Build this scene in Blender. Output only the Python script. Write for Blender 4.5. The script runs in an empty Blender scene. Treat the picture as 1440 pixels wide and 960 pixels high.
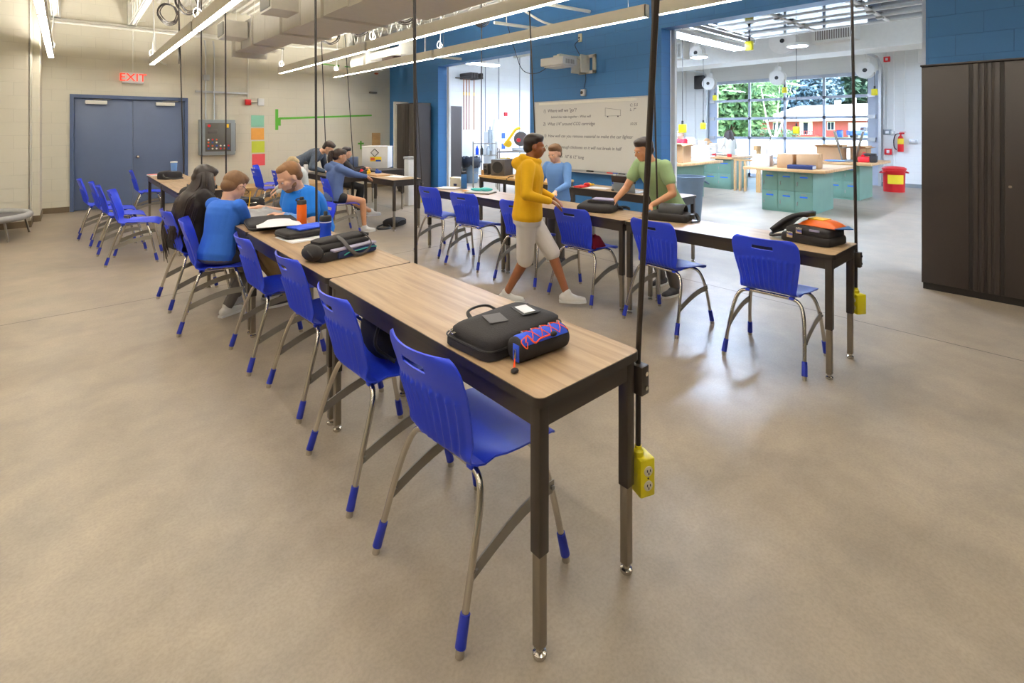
import bpy, bmesh, math, random
from mathutils import Vector, Matrix, Euler, noise
random.seed(7)
SC = bpy.context.scene
COL = SC.collection
PI = math.pi
R = math.radians

# ------------------------------------------------------------------ materials
MATS = {}
def nodes(name):
    m = bpy.data.materials.new(name); m.use_nodes = True
    nt = m.node_tree; b = nt.nodes.get('Principled BSDF')
    MATS[name] = m
    return m, nt, b
def srgb(r, g, b):
    f = lambda c: (c/255/12.92) if c/255 <= .04045 else ((c/255+.055)/1.055)**2.4
    return (f(r), f(g), f(b), 1)
def mat(name, rgb, rough=.5, metal=0, spec=.5, noise_amt=.06, scale=12, bump=0, bscale=60, coat=0, alpha=1, trans=0):
    """plain surface with a little procedural variation"""
    m, nt, b = nodes(name)
    c = srgb(*rgb)
    tc = nt.nodes.new('ShaderNodeTexCoord')
    n = nt.nodes.new('ShaderNodeTexNoise'); n.inputs['Scale'].default_value = scale; n.inputs['Detail'].default_value = 3
    nt.links.new(tc.outputs['Object'], n.inputs['Vector'])
    mx = nt.nodes.new('ShaderNodeMix'); mx.data_type = 'RGBA'
    k0, k1 = 1-noise_amt, 1+noise_amt
    mx.inputs[6].default_value = (c[0]*k0, c[1]*k0, c[2]*k0, 1)
    mx.inputs[7].default_value = (min(1, c[0]*k1), min(1, c[1]*k1), min(1, c[2]*k1), 1)
    nt.links.new(n.outputs['Fac'], mx.inputs[0])
    nt.links.new(mx.outputs[2], b.inputs['Base Color'])
    b.inputs['Roughness'].default_value = rough
    b.inputs['Metallic'].default_value = metal
    b.inputs['Specular IOR Level'].default_value = spec
    b.inputs['Coat Weight'].default_value = coat
    b.inputs['Transmission Weight'].default_value = trans
    b.inputs['Alpha'].default_value = alpha
    if bump:
        n2 = nt.nodes.new('ShaderNodeTexNoise'); n2.inputs['Scale'].default_value = bscale; n2.inputs['Detail'].default_value = 4
        nt.links.new(tc.outputs['Object'], n2.inputs['Vector'])
        bp = nt.nodes.new('ShaderNodeBump'); bp.inputs['Strength'].default_value = bump; bp.inputs['Distance'].default_value = .004
        nt.links.new(n2.outputs['Fac'], bp.inputs['Height']); nt.links.new(bp.outputs['Normal'], b.inputs['Normal'])
    return m
def emis(name, rgb, strength):
    m, nt, b = nodes(name)
    b.inputs['Base Color'].default_value = srgb(*rgb)
    b.inputs['Emission Color'].default_value = srgb(*rgb)
    b.inputs['Emission Strength'].default_value = strength
    return m
def block(name, rgb, axis, rough=.55, mort=.8, bw=.4064, bh=.2032):
    """painted concrete block; axis = the horizontal world axis the wall runs along"""
    m, nt, b = nodes(name)
    c = srgb(*rgb)
    tc = nt.nodes.new('ShaderNodeTexCoord')
    sp = nt.nodes.new('ShaderNodeSeparateXYZ'); nt.links.new(tc.outputs['Object'], sp.inputs[0])
    cb = nt.nodes.new('ShaderNodeCombineXYZ')
    nt.links.new(sp.outputs['X' if axis == 'x' else 'Y'], cb.inputs[0]); nt.links.new(sp.outputs['Z'], cb.inputs[1])
    br = nt.nodes.new('ShaderNodeTexBrick')
    br.inputs['Scale'].default_value = 1; br.inputs['Brick Width'].default_value = bw; br.inputs['Row Height'].default_value = bh
    br.inputs['Mortar Size'].default_value = .0035; br.inputs['Mortar Smooth'].default_value = .6; br.inputs['Bias'].default_value = 0
    br.inputs['Color1'].default_value = (c[0]*.985, c[1]*.985, c[2]*.985, 1); br.inputs['Color2'].default_value = c
    br.inputs['Mortar'].default_value = (c[0]*mort, c[1]*mort, c[2]*mort, 1)
    nt.links.new(cb.outputs[0], br.inputs['Vector'])
    n = nt.nodes.new('ShaderNodeTexNoise'); n.inputs['Scale'].default_value = 90; n.inputs['Detail'].default_value = 5
    nt.links.new(tc.outputs['Object'], n.inputs['Vector'])
    nt.links.new(br.outputs['Color'], b.inputs['Base Color'])
    b.inputs['Roughness'].default_value = rough; b.inputs['Specular IOR Level'].default_value = .35
    ma = nt.nodes.new('ShaderNodeMath'); ma.operation = 'MULTIPLY_ADD'; ma.inputs[1].default_value = -1.0; ma.inputs[2].default_value = 1.0
    nt.links.new(br.outputs['Fac'], ma.inputs[0])
    ad = nt.nodes.new('ShaderNodeMath'); ad.operation = 'MULTIPLY_ADD'; ad.inputs[1].default_value = .25
    nt.links.new(n.outputs['Fac'], ad.inputs[0]); nt.links.new(ma.outputs[0], ad.inputs[2])
    bp = nt.nodes.new('ShaderNodeBump'); bp.inputs['Strength'].default_value = .45; bp.inputs['Distance'].default_value = .004
    nt.links.new(ad.outputs[0], bp.inputs['Height']); nt.links.new(bp.outputs['Normal'], b.inputs['Normal'])
    return m
def concrete():
    m, nt, b = nodes('polished_concrete')
    tc = nt.nodes.new('ShaderNodeTexCoord')
    def nz(s, d=6, r=.6, dist=0):
        n = nt.nodes.new('ShaderNodeTexNoise'); n.inputs['Scale'].default_value = s; n.inputs['Detail'].default_value = d
        n.inputs['Roughness'].default_value = r; n.inputs['Distortion'].default_value = dist
        nt.links.new(tc.outputs['Object'], n.inputs['Vector']); return n
    a, f, g = nz(.55, 6, .6, .6), nz(3.2, 8, .65, .3), nz(90, 3)
    cr = nt.nodes.new('ShaderNodeValToRGB'); e = cr.color_ramp.elements
    e[0].position = .34; e[0].color = srgb(146, 132, 115); e[1].position = .68; e[1].color = srgb(176, 163, 145)
    nt.links.new(a.outputs['Fac'], cr.inputs['Fac'])
    cr2 = nt.nodes.new('ShaderNodeValToRGB'); e = cr2.color_ramp.elements
    e[0].position = .3; e[0].color = (.77, .77, .78, 1); e[1].position = .7; e[1].color = (1.09, 1.08, 1.06, 1)
    nt.links.new(f.outputs['Fac'], cr2.inputs['Fac'])
    mx = nt.nodes.new('ShaderNodeMix'); mx.data_type = 'RGBA'; mx.blend_type = 'MULTIPLY'; mx.inputs[0].default_value = 1
    nt.links.new(cr.outputs[0], mx.inputs[6]); nt.links.new(cr2.outputs[0], mx.inputs[7])
    cr3 = nt.nodes.new('ShaderNodeValToRGB'); e = cr3.color_ramp.elements
    e[0].position = .35; e[0].color = (.9, .9, .9, 1); e[1].position = .6; e[1].color = (1.03, 1.03, 1.03, 1)
    nt.links.new(g.outputs['Fac'], cr3.inputs['Fac'])
    mx2 = nt.nodes.new('ShaderNodeMix'); mx2.data_type = 'RGBA'; mx2.blend_type = 'MULTIPLY'; mx2.inputs[0].default_value = 1
    nt.links.new(mx.outputs[2], mx2.inputs[6]); nt.links.new(cr3.outputs[0], mx2.inputs[7])
    # saw-cut control joints
    sp = nt.nodes.new('ShaderNodeSeparateXYZ'); nt.links.new(tc.outputs['Object'], sp.inputs[0])
    last = None
    for ax, pos in (('X', 4.70), ('X', -2.0), ('X', 11.4), ('Y', 5.54), ('Y', -1.2)):
        s1 = nt.nodes.new('ShaderNodeMath'); s1.operation = 'SUBTRACT'; s1.inputs[1].default_value = pos
        nt.links.new(sp.outputs[ax], s1.inputs[0])
        s2 = nt.nodes.new('ShaderNodeMath'); s2.operation = 'ABSOLUTE'; nt.links.new(s1.outputs[0], s2.inputs[0])
        s3 = nt.nodes.new('ShaderNodeMath'); s3.operation = 'LESS_THAN'; s3.inputs[1].default_value = .005; nt.links.new(s2.outputs[0], s3.inputs[0])
        if last is None: last = s3
        else:
            q = nt.nodes.new('ShaderNodeMath'); q.operation = 'MAXIMUM'
            nt.links.new(last.outputs[0], q.inputs[0]); nt.links.new(s3.outputs[0], q.inputs[1]); last = q
    mx3 = nt.nodes.new('ShaderNodeMix'); mx3.data_type = 'RGBA'
    nt.links.new(last.outputs[0], mx3.inputs[0]); nt.links.new(mx2.outputs[2], mx3.inputs[6]); mx3.inputs[7].default_value = srgb(66, 58, 50)
    nt.links.new(mx3.outputs[2], b.inputs['Base Color'])
    rr = nt.nodes.new('ShaderNodeMapRange'); rr.inputs['To Min'].default_value = .29; rr.inputs['To Max'].default_value = .48
    nt.links.new(f.outputs['Fac'], rr.inputs['Value']); nt.links.new(rr.outputs[0], b.inputs['Roughness'])
    b.inputs['Specular IOR Level'].default_value = .5
    bp = nt.nodes.new('ShaderNodeBump'); bp.inputs['Strength'].default_value = .06; bp.inputs['Distance'].default_value = .01
    nt.links.new(f.outputs['Fac'], bp.inputs['Height']); nt.links.new(bp.outputs['Normal'], b.inputs['Normal'])
    return m
def wood(name, c0, c1, axis='y', scale=1.0, rough=.38):
    m, nt, b = nodes(name)
    tc = nt.nodes.new('ShaderNodeTexCoord')
    mp = nt.nodes.new('ShaderNodeMapping')
    s = {'y': (26, 1.6, 8), 'x': (1.6, 26, 8), 'z': (20, 20, 1.3)}[axis]
    mp.inputs['Scale'].default_value = tuple(v*scale for v in s)
    nt.links.new(tc.outputs['Object'], mp.inputs['Vector'])
    n = nt.nodes.new('ShaderNodeTexNoise'); n.inputs['Scale'].default_value = 1; n.inputs['Detail'].default_value = 7; n.inputs['Roughness'].default_value = .6; n.inputs['Distortion'].default_value = .5
    nt.links.new(mp.outputs[0], n.inputs['Vector'])
    cr = nt.nodes.new('ShaderNodeValToRGB'); e = cr.color_ramp.elements
    e[0].position = .3; e[0].color = srgb(*c0); e[1].position = .7; e[1].color = srgb(*c1)
    nt.links.new(n.outputs['Fac'], cr.inputs['Fac']); nt.links.new(cr.outputs[0], b.inputs['Base Color'])
    b.inputs['Roughness'].default_value = rough
    return m
def leaves(name, a, c):
    m, nt, b = nodes(name)
    tc = nt.nodes.new('ShaderNodeTexCoord')
    n = nt.nodes.new('ShaderNodeTexNoise'); n.inputs['Scale'].default_value = 1.3; n.inputs['Detail'].default_value = 8
    nt.links.new(tc.outputs['Object'], n.inputs['Vector'])
    cr = nt.nodes.new('ShaderNodeValToRGB'); e = cr.color_ramp.elements
    e[0].position = .35; e[0].color = srgb(*a); e[1].position = .65; e[1].color = srgb(*c)
    nt.links.new(n.outputs['Fac'], cr.inputs['Fac']); nt.links.new(cr.outputs[0], b.inputs['Base Color'])
    b.inputs['Roughness'].default_value = .7; return m

M = MATS
concrete()
block('cream_block_x', (220, 214, 196), 'x', mort=.88); block('cream_block_y', (220, 214, 196), 'y', mort=.88)
block('blue_block', (56, 112, 168), 'y', rough=.45, mort=.75)
block('blue_block_x', (44, 104, 156), 'x', rough=.45, mort=.75)
block('white_block_x', (238, 239, 236), 'x', mort=.9); block('white_block_y', (238, 239, 236), 'y', mort=.9)
mat('ceiling_white', (238, 235, 224), .7); mat('deck_white', (232, 230, 222), .7)
mat('duct_paint', (214, 210, 200), .6, bump=.1, bscale=5); mat('duct_white', (226, 228, 224), .6); mat('grille_dark', (120, 118, 112), .6)
mat('steel_white', (240, 238, 228), .55); mat('base_brown', (112, 96, 74), .6)
mat('door_blue', (92, 106, 136), .42, noise_amt=.09, scale=3); mat('door_frame_blue', (76, 92, 126), .4)
mat('chair_blue', (36, 66, 222), .38, bump=.06, bscale=500, noise_amt=.03)
mat('boot_blue', (30, 48, 165), .45); mat('chrome', (205, 200, 192), .16, 1, noise_amt=.02)
mat('steel_grey', (150, 142, 130), .35, .9); mat('brace_steel', (150, 146, 138), .42, .5)
wood('laminate_oak', (150, 122, 92), (190, 162, 126)); mat('table_black', (52, 44, 38), .42, bump=.08, bscale=300)
mat('edge_black', (42, 36, 33), .45)
mat('cabinet_dark', (50, 42, 39), .45, bump=.12, bscale=700, noise_amt=.04); mat('cabinet_groove', (26, 21, 19), .5)
mat('cord_black', (44, 37, 33), .5); mat('yellow_box', (228, 214, 24), .4); mat('ivory', (228, 222, 196), .4)
mat('white_plastic', (232, 232, 230), .35); mat('white_paint', (236, 236, 232), .5); mat('socket_dark', (50, 44, 40), .5)
mat('light_body', (226, 220, 204), .45)
mat('whiteboard', (226, 225, 220), .18, noise_amt=.01); mat('marker_ink', (80, 78, 88), .6); mat('alu', (196, 198, 200), .35, .6); mat('rail_grey', (186, 196, 212), .45)
mat('black_fabric', (38, 35, 36), .85, bump=.4, bscale=220, noise_amt=.15); mat('black_rubber', (30, 29, 30), .55)
mat('grey_fabric', (92, 90, 92), .8); mat('blue_fabric', (40, 82, 214), .7); mat('orange_cord', (255, 84, 10), .5)
mat('navy_fabric', (26, 40, 84), .75); mat('teal_fabric', (70, 176, 172), .7); mat('lilac_cloth', (176, 170, 196), .8)
mat('orange_plastic', (236, 108, 28), .35); mat('blue_plastic', (26, 66, 196), .25); mat('steel_blue_bottle', (34, 92, 150), .35)
mat('paper', (238, 238, 242), .7, noise_amt=.02); mat('pink_paper', (232, 150, 150), .7); mat('sheet_red', (238, 92, 98), .7); mat('sheet_yellow', (204, 216, 72), .7)
mat('sheet_orange', (240, 172, 84), .7); mat('sheet_teal', (146, 208, 184), .7); mat('tape_green', (92, 176, 50), .5)
mat('grey_cloth', (168, 168, 168), .85, noise_amt=.2, scale=9); mat('red_cloth', (150, 22, 44), .85)
mat('box_grey', (140, 148, 152), .45); mat('panel_dark', (92, 90, 84), .3); mat('red_paint', (200, 24, 28), .4); mat('red_bright', (214, 30, 40), .35)
emis('exit_red', (255, 50, 24), 1.3)
mat('speaker_grey', (84, 80, 78), .55); mat('speaker_cone', (30, 28, 28), .5)
wood('bench_wood', (196, 150, 88), (226, 184, 122), 'y'); wood('butcher_block', (176, 132, 84), (214, 174, 124), 'y', rough=.45)
wood('crate_wood', (186, 144, 92), (208, 170, 118), 'x')
mat('dark_wood', (60, 44, 36), .5)
mat('locker_green', (108, 144, 128), .45, noise_amt=.12, scale=4); mat('locker_green_dark', (48, 98, 94), .5); mat('tape_blue', (24, 104, 220), .5)
mat('cardboard', (186, 146, 104), .8); mat('box_white', (232, 230, 226), .7); mat('bin_grey', (92, 108, 122), .5, noise_amt=.05)
mat('bin_bag', (34, 38, 48), .3); mat('logo_yellow', (240, 210, 40), .5); mat('label_orange', (222, 100, 50), .5)
mat('broom_handle', (176, 106, 62), .5); mat('broom_head', (60, 54, 52), .8); mat('tool_yellow', (246, 196, 20), .45)
mat('skin_light', (232, 182, 152), .5, noise_amt=.04); mat('skin_tan', (206, 150, 112), .5, noise_amt=.04); mat('skin_brown', (142, 88, 58), .5, noise_amt=.04)
mat('skin_fair', (240, 196, 172), .5, noise_amt=.04)
mat('hair_brown', (112, 80, 50), .6, noise_amt=.25, scale=60); mat('hair_ginger', (132, 92, 56), .6, noise_amt=.25, scale=60); mat('hair_black', (38, 27, 25), .36, noise_amt=.4, scale=50)
mat('hair_dark', (52, 36, 30), .5, noise_amt=.25, scale=50); mat('hair_blond', (196, 172, 130), .6, noise_amt=.2, scale=50)
mat('eye_white', (205, 200, 196), .5); mat('lip', (190, 110, 100), .5)
mat('tee_blue', (46, 106, 206), .85, bump=.5, bscale=14, noise_amt=.06); mat('polo_blue', (16, 122, 226), .8, bump=.5, bscale=12, noise_amt=.06)
mat('hoodie_yellow', (232, 178, 12), .85, bump=.5, bscale=14, noise_amt=.08); mat('tee_green', (154, 182, 134), .85, bump=.4, bscale=14)
mat('light_blue_cloth', (110, 156, 220), .85, bump=.4, bscale=14); mat('hoodie_slate', (88, 110, 158), .9, bump=.5, bscale=14, noise_amt=.1)
mat('shirt_black', (34, 30, 32), .85, bump=.5, bscale=14, noise_amt=.15); mat('shorts_white', (214, 208, 202), .85, bump=.3); mat('shorts_black', (28, 27, 30), .85)
mat('pants_grey', (102, 96, 92), .85, bump=.4); mat('pants_khaki', (142, 118, 82), .85); mat('shoe_white', (232, 230, 226), .5); mat('shoe_dark', (60, 58, 62), .6)
mat('jacket_stripe', (72, 82, 98), .8, noise_amt=.5, scale=30, bump=.5, bscale=40); mat('shirt_red', (208, 34, 58), .8); mat('shirt_pale', (214, 214, 206), .85, bump=.5, bscale=14)
mat('plastic_clear', (226, 232, 238), .2, alpha=.75); mat('plastic_film', (236, 242, 248), .3, alpha=.7)
mat('brick_red', (176, 84, 78), .8, noise_amt=.15, scale=3); mat('roof_pale', (222, 218, 212), .8); mat('car_blue', (36, 70, 150), .3); mat('glass_dark', (40, 52, 70), .15)
mat('asphalt', (206, 206, 202), .85); leaves('lawn', (84, 116, 58), (128, 154, 84))
leaves('leaves_mid', (44, 78, 48), (96, 132, 86)); leaves('leaves_dark', (22, 50, 38), (56, 90, 68)); leaves('leaves_blue', (50, 76, 92), (104, 132, 146)); leaves('leaves_light', (66, 104, 64), (126, 162, 104))
mat('birch', (188, 184, 176), .7, noise_amt=.2, scale=6); mat('bark', (92, 74, 58), .9)
mat('clear_bottle', (210, 222, 232), .1, alpha=.45); mat('dot_black', (20, 20, 20), .5); mat('logo_blue', (40, 80, 170), .5)
emis('lamp_lens', (255, 248, 236), 29); emis('lamp_up', (255, 249, 238), 66); emis('garage_lens', (204, 224, 255), 200)
def glassmat():
    m, nt, b = nodes('window_glass')
    out = nt.nodes['Material Output']
    t = nt.nodes.new('ShaderNodeBsdfTransparent'); t.inputs[0].default_value = (.93, .96, .97, 1)
    g = nt.nodes.new('ShaderNodeBsdfGlossy'); g.inputs['Roughness'].default_value = .02
    mx = nt.nodes.new('ShaderNodeMixShader'); fr = nt.nodes.new('ShaderNodeFresnel'); fr.inputs[0].default_value = 1.3
    nt.links.new(fr.outputs[0], mx.inputs[0]); nt.links.new(t.outputs[0], mx.inputs[1]); nt.links.new(g.outputs[0], mx.inputs[2])
    nt.links.new(mx.outputs[0], out.inputs['Surface'])
glassmat()

# ------------------------------------------------------------------ mesh builder
class MB:
    def __init__(s, T=None):
        s.v = []; s.f = []; s.mi = []; s.cur = 0; s.T = T or Matrix.Identity(4)
    def add(s, vs, fs, T=None):
        A = s.T @ T if T is not None else s.T
        o = len(s.v)
        s.v += [A @ Vector(p) for p in vs]
        for f in fs: s.f.append([i+o for i in f]); s.mi.append(s.cur)
        return s
    def m(s, i): s.cur = i; return s
    def box(s, x0, x1, y0, y1, z0, z1, T=None):
        return s.add([(x0,y0,z0),(x1,y0,z0),(x1,y1,z0),(x0,y1,z0),(x0,y0,z1),(x1,y0,z1),(x1,y1,z1),(x0,y1,z1)],
                     [(0,3,2,1),(4,5,6,7),(0,1,5,4),(1,2,6,5),(2,3,7,6),(3,0,4,7)], T)
    def rbox(s, x0, x1, y0, y1, z0, z1, r=.01, seg=2, T=None):
        bm = bmesh.new(); bmesh.ops.create_cube(bm, size=1)
        for v in bm.verts: v.co = Vector(((x0+x1)/2+v.co.x*(x1-x0), (y0+y1)/2+v.co.y*(y1-y0), (z0+z1)/2+v.co.z*(z1-z0)))
        r = min(r, .49*min(x1-x0, y1-y0, z1-z0))
        bmesh.ops.bevel(bm, geom=bm.edges[:], offset=r, segments=seg, affect='EDGES', profile=.5)
        bm.verts.index_update()
        s.add([v.co[:] for v in bm.verts], [[v.index for v in f.verts] for f in bm.faces], T); bm.free(); return s
    def ring(s, c, X, Y, r, n, ry=None, ph=0):
        ry = r if ry is None else ry
        return [c + X*(r*math.cos(2*PI*i/n+ph)) + Y*(ry*math.sin(2*PI*i/n+ph)) for i in range(n)]
    def cyl(s, a, b, r0, r1=None, n=14, T=None, cap=True):
        r1 = r0 if r1 is None else r1
        a, b = Vector(a), Vector(b); d = (b-a).normalized()
        X = d.orthogonal().normalized(); Y = d.cross(X)
        vs = s.ring(a, X, Y, r0, n)+s.ring(b, X, Y, r1, n)
        fs = [(i, (i+1) % n, n+(i+1) % n, n+i) for i in range(n)]
        if cap: fs += [tuple(range(n))[::-1], tuple(range(n, 2*n))]
        return s.add(vs, fs, T)
    def tube(s, pts, r, n=8, closed=False, T=None, smooth=0, flat=None):
        P = [Vector(p) for p in pts]
        rr = list(r) if isinstance(r, (list, tuple)) else [r]*len(P)
        if smooth:
            Q = []; S = []
            N = len(P); rng = range(N if closed else N-1)
            for i in rng:
                p0 = P[i-1] if (i > 0 or closed) else P[0]*2-P[1]; p1 = P[i]; p2 = P[(i+1) % N]
                p3 = P[(i+2) % N] if (i+2 < N or closed) else P[-1]*2-P[-2]
                for k in range(smooth):
                    t = k/smooth
                    Q.append(.5*((2*p1)+(p2-p0)*t+(2*p0-5*p1+4*p2-p3)*t*t+(3*p1-p0-3*p2+p3)*t**3)); S.append(rr[i]*(1-t)+rr[(i+1) % N]*t)
            if not closed: Q.append(P[-1]); S.append(rr[-1])
            P, rr = Q, S
        N = len(P); vs = []; X = None
        for i in range(N):
            a = P[i-1] if (i > 0 or closed) else P[i]; b = P[(i+1) % N] if (i < N-1 or closed) else P[i]
            d = (b-a)
            if d.length < 1e-9: d = Vector((0, 0, 1))
            d.normalize()
            if X is None: X = d.orthogonal().normalized()
            else:
                X = X-d*X.dot(d)
                X = X.normalized() if X.length > 1e-6 else d.orthogonal().normalized()
            Y = d.cross(X)
            vs += s.ring(P[i], X, Y, rr[i], n, (rr[i]*flat if flat else None))
        fs = []
        for i in range(N if closed else N-1):
            for k in range(n):
                a = i*n+k; b = i*n+(k+1) % n; j = ((i+1) % N)*n
                fs.append((a, b, j+(k+1) % n, j+k))
        if not closed: fs += [tuple(range(n))[::-1], tuple(range((N-1)*n, N*n))]
        return s.add(vs, fs, T)
    def lathe(s, prof, n=20, c=(0, 0, 0), T=None):
        c = Vector(c); vs = []
        for r, z in prof: vs += s.ring(c+Vector((0, 0, z)), Vector((1, 0, 0)), Vector((0, 1, 0)), max(r, 1e-4), n)
        fs = []
        for i in range(len(prof)-1):
            for k in range(n): fs.append((i*n+k, i*n+(k+1) % n, (i+1)*n+(k+1) % n, (i+1)*n+k))
        fs += [tuple(range(n))[::-1], tuple(range((len(prof)-1)*n, len(prof)*n))]
        return s.add(vs, fs, T)
    def sph(s, c, r, n=14, T=None):
        r = (r, r, r) if not isinstance(r, (tuple, list)) else r
        h = n//2+1; vs = []; c = Vector(c)
        vs.append(c+Vector((0, 0, -r[2])))
        for j in range(1, h):
            t = -PI/2+PI*j/h
            for i in range(n):
                a = 2*PI*i/n; vs.append(c+Vector((r[0]*math.cos(t)*math.cos(a), r[1]*math.cos(t)*math.sin(a), r[2]*math.sin(t))))
        vs.append(c+Vector((0, 0, r[2])))
        fs = [(0, 1+(i+1) % n, 1+i) for i in range(n)]
        for j in range(h-2):
            for i in range(n): a = 1+j*n; fs.append((a+i, a+(i+1) % n, a+n+(i+1) % n, a+n+i))
        a = 1+(h-2)*n; fs += [(a+i, a+(i+1) % n, len(vs)-1) for i in range(n)]
        return s.add(vs, fs, T)
    def cap(s, a, b, r0, r1, n=12):     # capsule with tapering radius
        a, b = Vector(a), Vector(b); d = b-a; L = d.length
        if L < 1e-6: return s.sph(a, r0, n)
        q = Vector((0, 0, 1)).rotation_difference(d.normalized()).to_matrix().to_4x4(); T = Matrix.Translation(a) @ q
        prof = []
        for k in range(4): t = -PI/2+(PI/2)*k/3.0; prof.append((r0*math.cos(t), r0*math.sin(t)))
        for k in range(4): t = (PI/2)*k/3.0; prof.append((r1*math.cos(t), L+r1*math.sin(t)))
        return s.lathe(prof, n, T=T)
    def prism(s, poly, z0, z1, T=None):
        n = len(poly)
        vs = [(p[0], p[1], z0) for p in poly]+[(p[0], p[1], z1) for p in poly]
        fs = [tuple(range(n))[::-1], tuple(range(n, 2*n))]+[(i, (i+1) % n, n+(i+1) % n, n+i) for i in range(n)]
        return s.add(vs, fs, T)
    def grid(s, P, T=None, close_u=False):   # P[i][j] points
        a, b = len(P), len(P[0]); vs = [p for row in P for p in row]
        fs = [(i*b+j, i*b+j+1, (i+1)*b+j+1, (i+1)*b+j) for i in range(a-1) for j in range(b-1)]
        return s.add(vs, fs, T)
    def build(s, name, mats, parent=None, label=None, angle=40, fix=True):
        me = bpy.data.meshes.new(name)
        me.from_pydata([v[:] for v in s.v], [], s.f)
        if fix:
            bm = bmesh.new(); bm.from_mesh(me); bmesh.ops.recalc_face_normals(bm, faces=bm.faces[:]); bm.to_mesh(me); bm.free()
        mats = mats if isinstance(mats, (list, tuple)) else [mats]
        for q in mats: me.materials.append(M[q])
        if len(mats) > 1: me.polygons.foreach_set('material_index', s.mi)
        me.polygons.foreach_set('use_smooth', [True]*len(me.polygons))
        me.set_sharp_from_angle(angle=R(angle))
        o = bpy.data.objects.new(name, me); COL.objects.link(o)
        if parent is not None: o.parent = parent
        if label: o['label'] = label
        return o

def thing(name, label, cat, loc=(0, 0, 0), rz=0, group=None, kind=None):
    o = bpy.data.objects.new(name, None); COL.objects.link(o)
    o.empty_display_size = .1
    o.location = loc; o.rotation_euler = (0, 0, rz); o['label'] = label; o['category'] = cat
    if group: o['group'] = group
    if kind: o['kind'] = kind
    return o
def tag(o, label, cat, group=None, kind=None):
    o['label'] = label; o['category'] = cat
    if group: o['group'] = group
    if kind: o['kind'] = kind
    return o
def struct(name, mb, mt, parent=None, label=None, cat=None):
    o = mb.build(name, mt, parent)
    if parent is None:
        o['kind'] = 'structure'
        if label: o['label'] = label
        if cat: o['category'] = cat
    return o
def dup(root, loc=None, rz=None, label=None, group=None, skip=()):
    r = root.copy(); COL.objects.link(r)
    if loc is not None: r.location = loc
    if rz is not None: r.rotation_euler = (0, 0, rz)
    if label: r['label'] = label
    if group: r['group'] = group
    def rec(a, b):
        for ch in list(a.children):
            if ch.name.split('.')[0] in skip: continue
            c = ch.copy(); COL.objects.link(c); c.parent = b; rec(ch, c)
    rec(root, r)
    return r
def text(body, size, T, mt, parent=None, name='lettering', align='LEFT', ext=.0008, shear=0):
    cu = bpy.data.curves.new(name, 'FONT'); cu.body = body; cu.size = size; cu.align_x = align; cu.extrude = ext; cu.shear = shear
    cu.materials.append(M[mt])
    tmp = bpy.data.objects.new('tmp', cu)
    COL.objects.link(tmp)
    dg = bpy.context.evaluated_depsgraph_get()
    me = bpy.data.meshes.new_from_object(tmp.evaluated_get(dg))
    bpy.data.objects.remove(tmp)
    me.transform(T); me.name = name
    o = bpy.data.objects.new(name, me); COL.objects.link(o)
    if parent is not None: o.parent = parent
    return o
def plane_T(x, y, z, face):
    """text plane: face '-x' reads along -y, face '-y' reads along +x"""
    if face == '-x': m = Matrix(((0, 0, -1, x), (-1, 0, 0, y), (0, 1, 0, z), (0, 0, 0, 1)))
    else: m = Matrix(((1, 0, 0, x), (0, 0, -1, y), (0, 1, 0, z), (0, 0, 0, 1)))
    return m

# ------------------------------------------------------------------ camera
cam = bpy.data.cameras.new('camera'); co = bpy.data.objects.new('camera', cam); COL.objects.link(co)
co.location = (0, 0, 1.52); co.rotation_euler = (R(90), 0, R(-41.5))
cam.sensor_width = 36; cam.lens = 708/1440*36; cam.shift_y = -298.5/1440; cam.clip_end = 400
SC.camera = co

# ------------------------------------------------------------------ the rooms
YW = 12.3; XB = 6.5; XB2 = 6.74; XG = 16.4; ZC = 4.05
fl = MB(); fl.box(-5, XG, -6, 12.5, -.1, 0); struct('floor', fl, 'polished_concrete')
w = MB(); w.box(-.33, 6.62, YW, YW+.2, 0, 4.3); 
# door opening in the cream wall is framed: pieces around it, plus an unseen slab added behind to block outside light
w = MB(); w.box(-.33, .043, YW, YW+.2, 0, ZC+.2); w.box(1.886, 6.62, YW, YW+.2, 0, ZC+.2); w.box(.043, 1.886, YW, YW+.2, 2.165, ZC+.2); w.box(-.1, 2.0, YW+.2, YW+.3, 0, 2.4)
struct('wall_back', w, 'cream_block_x')
w = MB(); w.box(-5, -.43, 10.8, 11.0, 0, ZC+.2); w.box(-.44, -.42, 10.8, 11.5, 0, ZC+.2); w.box(-.45, -.33, 11.38, 12.5, 0, ZC+.2)
struct('wall_left_bay', w, 'cream_block_x')
w = MB(); w.box(-5.2, -5, -6, 11, 0, ZC+.2); struct('wall_left', w, 'cream_block_y')
w = MB(); w.box(-5, XG, -6.2, -6, 0, ZC+.4); struct('wall_front', w, 'cream_block_x')
# blue wall between classroom and workshop, with its two roll-up openings
w = MB()
w.box(XB, XB2, 9.95, YW, 0, ZC+.2); w.box(XB, XB2, 4.06, 6.84, 0, ZC+.2); w.box(XB, XB2, -6, 1.04, 0, ZC+.2)
w.box(XB, XB2, 6.84, 9.95, 2.99, ZC+.2); w.box(XB, XB2, 1.04, 4.06, 2.99, ZC+.2)
struct('wall_right', w, 'blue_block')
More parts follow.
